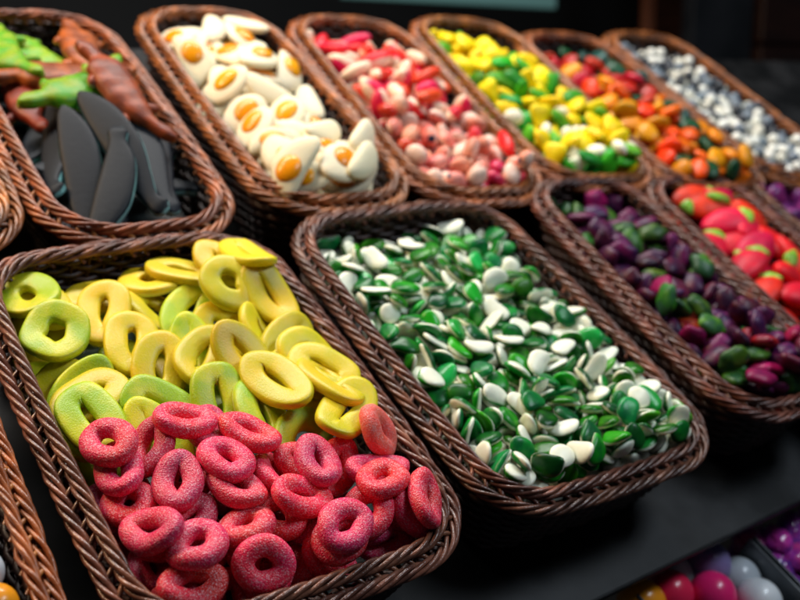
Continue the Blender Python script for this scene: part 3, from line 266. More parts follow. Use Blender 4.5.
'G': [["o9",23,204,-1274,87,35,-10,42],["o9",3,355,1220,-64,-5,-7,-43],["o9",1,-5,1141,-67,2,-5,63],["o0",25,81,400,51,3,7,36],["o1",22,-388,-1208,56,-5,-36,44],["o9",27,149,-749,25,28,9,26],["o9",24,388,-935,81,44,-4,43],["o9",12,441,18,-178,10,8,-95],["o1",8,397,371,-90,-30,10,-115],["o2",7,-365,77,-30,-2,-43,6],["o2",21,11,-1241,65,19,-3,41],["o1",26,-409,600,-89,20,27,-84],["o9",9,-78,-140,34,27,12,-40],["o2",14,-371,-522,-69,-35,-28,45],["o1",6,-39,649,-65,15,-22,-81],["o0",0,-414,1026,-119,35,-21,-88],["o1",15,-276,-796,-35,29,-1,-6],["o2",17,-367,-1076,28,23,4,-71],["o2",10,-340,-292,-100,5,-32,33],["o0",11,-53,-440,-18,-16,-21,48],["o9",-1,166,630,-28,-31,1,65],["o0",2,263,1098,-125,-12,6,-77],["o0",-1,-350,909,-155,16,23,-147],["o0",-1,-311,-1214,-47,36,-8,-63],["o1",13,-201,-674,-43,13,-14,14],["o0",5,40,289,-71,-20,5,-22],["o0",20,9,-1241,-51,33,9,-45],["o9",19,302,-968,-11,3,26,30],["o9",-1,-86,1191,-146,14,-13,-169],["o0",-1,-250,226,-133,1,15,-87],["o9",-1,-371,25,-137,-6,-22,58],["o2",-1,252,-531,-131,16,-15,106],["o0",-1,315,805,-167,13,-21,170],["o0",-1,-339,661,-141,-1,-22,79],["o9",-1,-338,-865,-157,16,11,-116],["o0",-1,-326,-697,-227,-10,13,136],["o0",-1,-314,-53,-241,9,16,-178],["o2",-1,149,1012,-211,2,-3,-80],["o2",-1,154,-1247,-74,-19,37,-154],["o9",4,418,612,-124,-34,6,-69],["o0",16,94,-815,-47,-21,-5,-107],["o2",-1,237,334,-187,-1,0,-88],["o2",-1,-155,876,-180,-23,-2,123],["o2",-1,-57,-49,-49,1,-4,-63],["o9",-1,-351,547,-324,-21,-7,-159],["o0",-1,258,-1110,-128,-3,18,-107],["o0",-1,331,-1015,-347,-4,5,-53],["o2",-1,-146,-1235,-155,18,6,44],["o9",-1,285,-52,-229,3,6,-54],["o0",-1,-338,41,-328,-12,-11,123],["o9",-1,-247,-196,-305,1,-10,0],["o2",-1,-247,1106,-353,6,-1,-100],["o2",-1,-186,440,-217,12,-16,-27],["o2",-1,-312,-1146,-337,1,-12,28],["o0",-1,83,581,-264,16,6,-110],["o0",-1,47,-1026,-328,-16,-10,-126],["o0",-1,355,564,-267,-10,15,138]],
'H': [["u0",-1,410,-1304,80,-88,53,28],["t0",-1,68,-179,20,32,-5,-156],["t0",-1,465,-944,3,104,1,-105],["u1",-1,-466,-398,1,47,16,117],["u0",-1,87,-969,-15,82,47,-129],["u0",-1,-447,-548,-71,-43,3,-123],["u0",-1,-81,-1351,-36,-61,155,11],["u0",-1,298,-1326,-48,-161,-25,56],["u0",-1,-139,-657,-98,-90,-6,85],["t1",-1,301,-324,-74,64,-26,-131],["t0",-1,-414,809,-42,-177,-25,-56],["u0",-1,-11,-702,-95,27,15,65],["t0",-1,-387,383,-48,52,149,1],["u0",-1,-466,-985,-62,-112,13,-65],["u0",-1,89,-369,-71,158,24,-9],["t0",-1,301,254,-17,60,11,-159],["t1",-1,-246,-170,61,11,-9,-97],["u0",-1,-285,-1054,-94,19,16,-170],["t1",-1,-200,300,-46,18,-32,-105],["t0",-1,-104,514,-7,37,-11,9],["u0",-1,-359,-690,-55,35,20,-119],["u0",-1,-347,-370,45,-82,-42,-76],["u1",-1,133,-1340,-81,-24,26,-33],["u0",-1,-38,-1054,-139,95,163,3],["u0",-1,441,-491,-77,84,3,-23],["u1",-1,265,-1167,-85,-12,-20,-134],["t0",-1,-62,804,-74,69,-24,-124],["t1",-1,470,723,-100,-112,16,95],["u0",-1,233,-928,-19,-136,63,53],["u0",-1,78,-835,-137,138,2,68],["t1",-1,-5,220,-58,-21,-68,-75],["u0",-1,362,-989,-92,-122,-11,80],["t0",-1,-10,1148,-147,18,28,167],["t1",-1,-444,-255,-41,24,123,116],["u0",-1,-277,-1348,-88,-69,-3,-179],["u0",-1,-137,-903,-131,-68,63,79],["t1",-1,238,97,-56,56,0,-162],["t1",-1,-409,528,-92,-121,19,-25],["u0",-1,-268,-450,-84,-103,-36,-18],["u0",-1,210,-592,-163,-72,41,-4],["t1",-1,-415,-82,-11,48,28,-48],["u0",-1,448,-372,-129,-144,-41,-7],["u1",-1,346,-663,-100,77,-118,-72],["t1",-1,-63,-183,-104,-21,-5,113],["u0",-1,167,-1062,-122,-25,17,-119],["u1",-1,-464,-821,-98,-44,-21,114],["t1",-1,205,-189,-105,48,-156,28],["t1",-1,153,349,-67,13,-136,-120],["u0",-1,-8,-382,-178,4,18,97],["t1",-1,458,-210,-107,-39,-88,-100],["t0",-1,-392,1133,-203,117,-11,54],["t0",-1,456,261,-104,12,165,-89],["u0",-1,432,-1172,-43,-37,8,27],["u0",-1,-425,-1273,-128,6,-119,-126],["u0",-1,302,-394,-208,-37,-143,82],["t0",-1,205,630,-56,95,-13,135],["u0",-1,445,-790,-87,2,-150,-23],["t0",-1,-322,128,-68,7,179,-66],["u0",-1,49,-1201,-93,85,-30,13],["t0",-1,363,931,-143,-23,-25,175],["u0",-1,61,-540,-154,-123,-46,70],["t0",-1,-426,10,-126,115,-15,127],["u0",-1,-449,-400,-157,140,60,46],["t1",-1,255,-41,-76,88,33,2],["u1",-1,431,-1273,-117,-125,-5,-123],["t1",-1,442,1107,-219,-3,10,-107],["t1",-1,-21,447,-128,-8,-135,90],["t0",-1,138,500,-126,14,-110,-36],["u0",-1,-446,-1139,-187,27,-37,62],["t1",-1,-450,1251,-263,-111,-64,63],["t1",-1,-393,678,-141,78,-163,-1],["u0",-1,-42,-743,-221,-25,-11,-161],["t0",-1,-281,806,-144,36,170,-38],["u1",-1,5,-1340,-160,-15,16,-163],["t1",-1,-30,1015,-189,104,-6,-12],["u1",-1,-137,-482,-171,9,0,100],["u1",-1,-38,-933,-218,102,38,39],["u0",-1,-451,-182,-186,-14,-19,117],["u0",-1,-453,-508,-255,-63,41,49],["t1",-1,-351,320,-206,-107,0,20],["u1",-1,-311,-743,-169,59,35,-154],["u0",-1,-202,-1109,-211,-9,-18,177],["u0",-1,247,-775,-140,162,-4,-57],["t0",-1,-145,164,-124,92,-25,-87],["u0",-1,-259,-863,-205,-82,20,-109],["t1",-1,-449,569,-257,-18,-14,-89],["u0",-1,-316,-586,-152,5,29,-167],["u0",-1,-272,-1246,-164,-37,-158,-51],["t1",-1,226,767,-143,-27,120,87],["t0",-1,109,1180,-217,-137,-8,-60],["u0",-1,459,15,-274,41,-61,-114],["t0",-1,399,561,-174,-11,-160,-49],["t0",-1,-242,-321,-173,-29,-19,-9],["u0",-1,-89,-601,-255,-63,-36,-2],["u1",-1,-448,-682,-211,12,-159,13],["t1",-1,24,685,-110,-4,-149,76],["t1",-1,28,103,-166,-31,-131,45],["t0",-1,-236,-197,-61,154,10,89],["t0",-1,255,375,-189,0,-21,59],["u0",-1,199,-286,-222,-65,15,51],["t1",-1,-453,819,-280,-73,-47,114],["t1",-1,25,-91,-185,37,-29,13],["t1",-1,-233,521,-221,7,4,147],["u1",-1,-222,-664,-238,62,-16,-42],["t1",-1,-132,618,-159,-27,34,17],["t1",-1,-258,1349,-307,84,-1,-178],["u1",-1,61,-232,-214,53,-74,23],["u0",-1,306,-943,-227,-29,-21,111],["u0",-1,383,-548,-223,-44,64,37],["u0",-1,448,-440,-304,-135,51,-64],["t0",-1,-268,677,-326,13,174,57],["u0",-1,-353,-909,-341,-8,2,145],["u0",-1,147,-454,-240,8,131,12],["t1",-1,424,1171,-332,176,-2,61],["t0",-1,-456,104,-333,-1,9,-92],["u1",-1,129,-686,-221,3,-14,136],["u1",-1,-387,-963,-207,106,28,-20],["u0",-1,315,-1322,-208,6,27,69],["u0",-1,59,-1142,-247,-60,37,-120],["u1",-1,-445,-831,-236,0,14,5],["u0",-1,375,-1309,-333,173,6,38],["t0",-1,274,193,-213,97,-1,-148],["u0",-1,156,-974,-325,159,-18,12],["u0",-1,189,-1350,-301,104,-125,0],["u0",-1,47,-1323,-297,-103,-28,69],["u0",-1,-468,-1035,-308,65,-43,-89],["u0",-1,-451,-641,-343,-2,3,-72],["u0",-1,-433,-124,-313,97,163,-4],["u0",-1,454,-842,-226,-160,32,43],["u1",-1,-94,-1249,-201,89,12,29],["t0",-1,-257,1064,-204,65,19,71],["t1",-1,179,1342,-308,-100,0,-5],["u0",-1,124,-955,-206,150,-4,41],["u0",-1,-188,-1346,-299,45,107,-21],["t0",-1,-390,391,-328,-23,180,44],["t0",-1,196,904,-218,-158,-1,45],["u0",-1,182,-1233,-189,23,11,-149],["u0",-1,-452,-280,-318,-50,25,54],["u0",-1,298,-1114,-208,-144,0,-39],["u1",-1,465,-1088,-172,-46,16,128]],
'I': [["v0",-1,-221,920,-35,-167,6,-9],["v1",-1,-96,410,27,1,176,19],["v2",-1,143,-1321,136,-32,-13,-107],["v0",-1,-309,1122,-103,2,-13,-120],["v0",-1,-199,-545,9,-132,-20,16],["v1",-1,-135,-1330,21,5,14,-19],["v1",-1,5,-616,-9,-164,32,-3],["v0",-1,155,-979,63,15,7,124],["v1",-1,-308,-212,-39,175,-13,-66],["v0",-1,-222,523,-75,-6,29,136],["v2",-1,-450,-485,-66,44,-12,-26],["v0",-1,293,-419,31,-36,-24,25],["v0",-1,-161,-1016,13,45,-35,-88],["v2",-1,-1,-1208,26,3,-32,-46],["v1",-1,-82,-30,-40,-79,-111,1],["v0",-1,272,-789,77,-161,9,14],["v0",-1,-475,-1224,4,44,120,72],["v0",-1,-429,-963,-17,-21,36,-87],["v0",-1,402,-883,96,23,8,-18],["v1",-1,336,44,-16,-110,105,52],["v0",-1,-65,-161,-83,10,-143,74],["v1",-1,70,-1352,-15,33,-73,36],["v0",-1,-450,-2,-74,70,29,-68],["v0",-1,-38,665,-14,-12,17,-171],["v1",-1,395,-238,38,-172,-6,18],["v1",-1,305,-1299,95,2,-7,-75],["v1",-1,-62,172,-16,-18,-12,129],["v0",-1,110,-299,-4,48,165,-47],["v1",-1,98,-118,-37,172,15,-15],["v0",-1,244,-564,-60,31,1,45],["v0",-1,-442,571,-114,47,-21,-51],["v0",-1,-1,-1026,13,2,-20,93],["v1",-1,-192,95,-49,157,23,-10],["v0",-1,-218,983,-159,-17,11,-16],["v1",-1,208,399,-21,-15,23,-60],["v1",-1,281,-1329,-2,-6,-9,-12],["v0",-1,207,1158,-162,16,-6,-60],["v0",-1,-131,805,-110,54,4,-145],["v0",-1,439,673,-63,21,-16,174],["v0",-1,320,197,-74,3,33,-58],["v1",-1,-487,189,-79,-113,-64,-60],["v0",-1,413,371,-61,-5,158,14],["v1",-1,415,-687,88,29,-35,172],["v2",-1,-118,-1087,-80,-9,178,-83],["v2",-1,-254,-1301,-81,-63,-79,-77],["v0",-1,92,198,-43,-79,156,-22],["v1",-1,-297,-485,-105,-4,23,-162],["v0",-1,450,-547,56,-92,46,-45],["v0",-1,399,-1039,33,-106,66,-21],["v1",-1,-485,-846,-96,112,79,-73],["v2",-1,-205,-711,-96,75,-73,82],["v1",-1,-168,268,-79,19,-3,0],["v0",-1,-431,-369,-96,-16,55,-116],["v0",-1,-235,-12,-111,11,34,49],["v2",-1,147,-429,-52,39,121,-94],["v2",-1,23,-770,-88,-143,51,-42],["v1",-1,455,159,-60,-26,34,-68],["v0",-1,-419,1269,-196,71,39,-152],["v0",-1,292,944,-190,-59,-20,32],["v1",-1,367,-647,-19,-16,21,5],["v1",-1,-285,-970,-66,93,28,-107],["v0",-1,334,529,-72,-164,7,3],["v1",-1,432,955,-222,-53,-28,20],["v0",-1,-83,-686,-141,74,-15,-99],["v1",-1,-358,-1333,-104,42,-61,157],["v0",-1,221,13,-88,136,23,-63],["v0",-1,378,-1328,-135,-88,65,11],["v0",-1,393,-136,-36,29,6,-17],["v0",-1,-65,457,-76,2,166,-79],["v0",-1,290,-1101,5,102,17,-15],["v1",-1,-426,1038,-215,-78,38,143],["v1",-1,143,-1190,2,1,-146,117],["v0",-1,-312,887,-219,-44,-12,-14],["v1",-1,122,486,-66,15,-162,-35],["v2",-1,44,-863,-23,-30,44,-68],["v0",-1,-168,632,-167,-10,61,-115],["v2",-1,466,-1177,16,41,-8,93],["v1",-1,-133,-1360,-155,98,136,15],["v2",-1,-452,-573,-196,24,26,-12],["v1",-1,-242,-357,-152,-17,21,-92],["v0",-1,-342,550,-223,-49,1,-131],["v0",-1,-233,1311,-253,-136,-44,74],["v0",-1,-108,-144,-228,-36,-15,-3],["v0",-1,-352,-224,-157,5,29,11],["v0",-1,430,-342,-33,174,-15,-56],["v1",-1,-482,-298,-233,75,74,-115],["v0",-1,-280,-645,-169,-49,-41,-178],["v0",-1,-113,-488,-98,-52,8,105],["v1",-1,-115,1176,-204,-57,62,-104],["v0",-1,-80,462,-230,-58,-6,-75],["v0",-1,375,809,-176,100,0,32],["v1",-1,75,-651,-150,-16,10,147],["v1",-1,-277,447,-200,-78,-164,27],["v2",-1,166,-803,-34,46,42,102],["v2",-1,-137,-1236,-77,63,-22,-22],["v0",-1,214,633,-141,32,18,-79],["v0",-1,-361,-870,-173,-119,-1,116],["v0",-1,235,-938,-65,34,13,160],["v0",-1,186,-1215,-98,-180,-9,-59],["v0",-1,88,67,-129,-9,29,11],["v1",-1,-204,-863,-156,-11,58,154],["v0",-1,375,-1179,-264,33,8,-109],["v0",-1,-250,1044,-271,-9,149,19],["v2",-1,-289,-536,-238,-92,-10,-125],["v1",-1,-402,-1170,-74,-144,-22,-4],["v2",-1,229,-518,-170,-35,13,-39],["v0",-1,-325,-83,-279,43,-18,125],["v2",-1,457,-506,-115,28,102,137],["v0",-1,121,917,-147,14,146,41],["v0",-1,-71,217,-165,162,1,-5],["v1",-1,-204,1246,-200,-55,-9,-155],["v0",-1,-51,1005,-142,-35,26,-64],["v1",-1,301,-412,-132,-108,-17,-16],["v1",-1,67,-474,-133,-16,49,-5],["v0",-1,-468,9,-292,83,40,-72],["v1",-1,416,-59,-101,0,165,43],["v0",-1,-490,927,-295,-3,-82,-163],["v0",-1,253,-268,-130,81,41,-46],["v0",-1,-407,342,-219,153,29,0],["v0",-1,6,1364,-273,110,-41,-22],["v1",-1,-424,-163,-298,109,47,-14],["v1",-1,419,-335,-199,59,140,13],["v0",-1,-28,731,-207,-5,7,-105],["v0",-1,-256,-59,-186,-177,41,43],["v0",-1,119,-946,-145,27,175,-54],["v0",-1,419,-1195,-101,31,34,108],["v0",-1,-19,-1197,-109,-146,-37,-52],["v0",-1,-33,1081,-279,-110,-28,60],["v1",-1,-250,113,-274,-5,-4,-155],["v0",-1,450,-1229,-309,50,153,46],["v0",-1,-360,1293,-334,-168,-9,60],["v2",-1,-321,-795,-106,19,46,69],["v0",-1,76,-268,-144,-31,15,-39],["v0",-1,120,-71,-177,29,9,175],["v0",-1,-452,554,-308,-8,-132,55],["v2",-1,-485,-724,-245,-76,-47,-88],["v0",-1,-418,-413,-356,-1,-1,79],["v0",-1,-433,254,-301,14,157,-48],["v0",-1,171,1288,-310,-109,22,96],["v0",-1,-393,110,-133,-29,141,-44],["v1",-1,-370,-367,-243,29,-9,-100],["v0",-1,-218,361,-180,100,-28,1],["v0",-1,-455,731,-256,50,-54,-84],["v0",-1,-257,215,-190,-7,31,39]],
'J': [["w2",-1,344,-827,85,-168,4,53],["w2",-1,267,-1307,153,-156,-29,75],["w0",-1,107,868,-59,-1,11,-13],["w2",-1,-441,-672,37,-24,-9,91],["w0",-1,178,330,66,-22,-17,-88],["w3",-1,128,-1352,33,4,107,110],["w1",-1,51,-740,51,-23,0,46],["w1",-1,-187,-315,63,8,8,-169],["w2",-1,36,-1161,56,-162,-8,42],["w2",-1,-418,-273,50,86,18,147],["w1",-1,-473,238,-6,-121,1,-89],["w2",-1,-117,396,-3,-175,17,74],["w1",-1,82,-362,89,44,163,6],["w1",-1,-207,58,64,-31,17,-80],["w3",-1,232,-561,41,-1,8,142],["w1",-1,-344,-906,26,90,-24,-36],["w1",-1,-317,-1284,27,-39,-19,57],["w2",-1,263,-1160,70,11,16,55],["w0",-1,246,131,10,152,2,88],["w2",-1,-412,2,-14,18,24,-165],["w2",-1,-282,-577,76,107,-21,-34],["w1",-1,-471,-994,-46,-33,115,-51],["w0",-1,57,244,3,-1,8,154],["w3",-1,-161,-1299,24,18,168,73],["w2",-1,-434,-398,-27,-161,-23,-37],["w2",-1,-441,611,-24,-14,131,-9],["w0",-1,-52,-146,60,-51,-32,-5],["w4",-1,333,1046,-98,48,-18,-89],["w3",-1,387,802,-111,141,1,122],["w1",-1,-164,-877,14,16,-2,-98],["w4",-1,152,1051,-116,-37,-165,32],["w0",-1,9,1124,-199,141,-26,57],["w3",-1,311,-827,-26,-3,6,-49],["w2",-1,434,-555,5,8,176,50],["w0",-1,138,500,-37,166,3,1],["w3",-1,119,1316,-212,-2,-27,136],["w1",-1,28,-1036,-33,22,-15,131],["w2",-1,-467,-1230,-38,48,-61,-44],["w3",-1,174,-952,-12,120,13,-88],["w2",-1,6,-225,31,29,129,-33],["w3",-1,-295,-1068,-27,15,7,155],["w4",-1,459,-319,-48,54,-33,73],["w1",-1,-225,177,-43,-79,20,-117],["w0",-1,-451,430,-64,-2,-61,38],["w0",-1,-55,841,-122,-9,-14,-69],["w0",-1,-245,639,-72,24,9,-137],["w0",-1,-146,1155,-249,20,48,16],["w4",-1,458,482,-53,30,-63,4],["w1",-1,-3,-536,-43,2,-25,-71],["w2",-1,1,-840,-50,20,47,93],["w2",-1,-299,-151,24,-14,-3,10],["w1",-1,180,-346,-22,-122,-32,-93],["w0",-1,176,661,-134,51,-27,87],["w1",-1,-213,-655,-69,-53,106,-83],["w1",-1,285,-1354,-96,98,151,-11],["w1",-1,24,-1258,-65,-43,9,8],["w3",-1,285,-199,-10,110,-23,123],["w0",-1,-111,1336,-277,63,-150,7],["w2",-1,-367,-787,-97,71,-41,8],["w2",-1,-368,-603,-54,7,179,7],["w1",-1,352,82,-58,6,29,149],["w0",-1,-338,270,-95,29,48,107],["w3",-1,-91,124,-67,-26,147,-95],["w0",-1,-232,851,-152,62,-4,-87],["w0",-1,-354,1063,-212,32,-32,-108],["w2",-1,-235,374,-69,23,-173,-38],["w3",-1,121,62,-82,-51,48,5],["w3",-1,434,984,-139,157,-9,76],["w2",-1,-82,-425,7,15,33,113],["w3",-1,280,-414,-55,42,148,60],["w0",-1,96,886,-194,-22,26,169],["w2",-1,350,-1019,-17,-163,-6,1],["w2",-1,140,-141,-3,95,-12,87],["w2",-1,-459,-116,-119,31,-21,-90],["w1",-1,-115,-686,-96,57,115,36],["w2",-1,368,-1241,19,153,31,81],["w1",-1,-430,-1071,-156,47,25,-154],["w2",-1,215,-620,-61,-2,-172,-36],["w2",-1,-435,167,-130,-6,-24,-48],["w2",-1,209,-1191,-67,75,41,-57],["w4",-1,486,-738,-52,-104,11,87],["w0",-1,56,687,-192,-21,43,7],["w2",-1,-227,-267,-49,0,4,33],["w3",-1,222,1175,-221,40,12,29],["w3",-1,-27,527,-126,-141,7,20],["w4",-1,-173,627,-142,24,172,47],["w0",-1,-197,1018,-275,63,-148,11],["w3",-1,48,-324,-84,-56,-8,78],["w4",-1,129,-740,-95,17,-50,-163],["w3",-1,74,1251,-332,-3,4,-101],["w4",-1,97,255,-100,17,-7,-72],["w2",-1,-79,-869,-155,-97,37,121],["w0",-1,-340,1331,-262,-9,-59,-104],["w3",-1,259,972,-222,-16,5,71],["w1",-1,-314,-545,-196,10,-145,64],["w1",-1,-224,-473,-30,61,9,130],["w4",-1,427,324,-88,158,42,37],["w4",-1,427,1208,-220,7,23,17],["w3",-1,118,-931,-145,2,-3,56],["w1",-1,-303,-394,-196,29,143,-54],["w4",-1,404,-210,-118,12,-43,40],["w1",-1,-213,-898,-130,122,-28,-69],["w1",-1,-275,-17,-101,34,17,115],["w1",-1,-70,327,-130,40,38,-156],["w4",-1,-277,-146,-149,40,-171,-45],["w4",-1,-117,-440,-213,57,-32,-133],["w3",-1,429,-530,-116,179,16,-30],["w3",-1,485,-1174,-104,-77,27,91],["w1",-1,-426,-706,-201,15,49,-48],["w1",-1,-443,-872,-227,63,40,129],["w1",-1,-469,-526,-184,61,-127,-65],["w3",-1,328,771,-231,166,3,-38]],
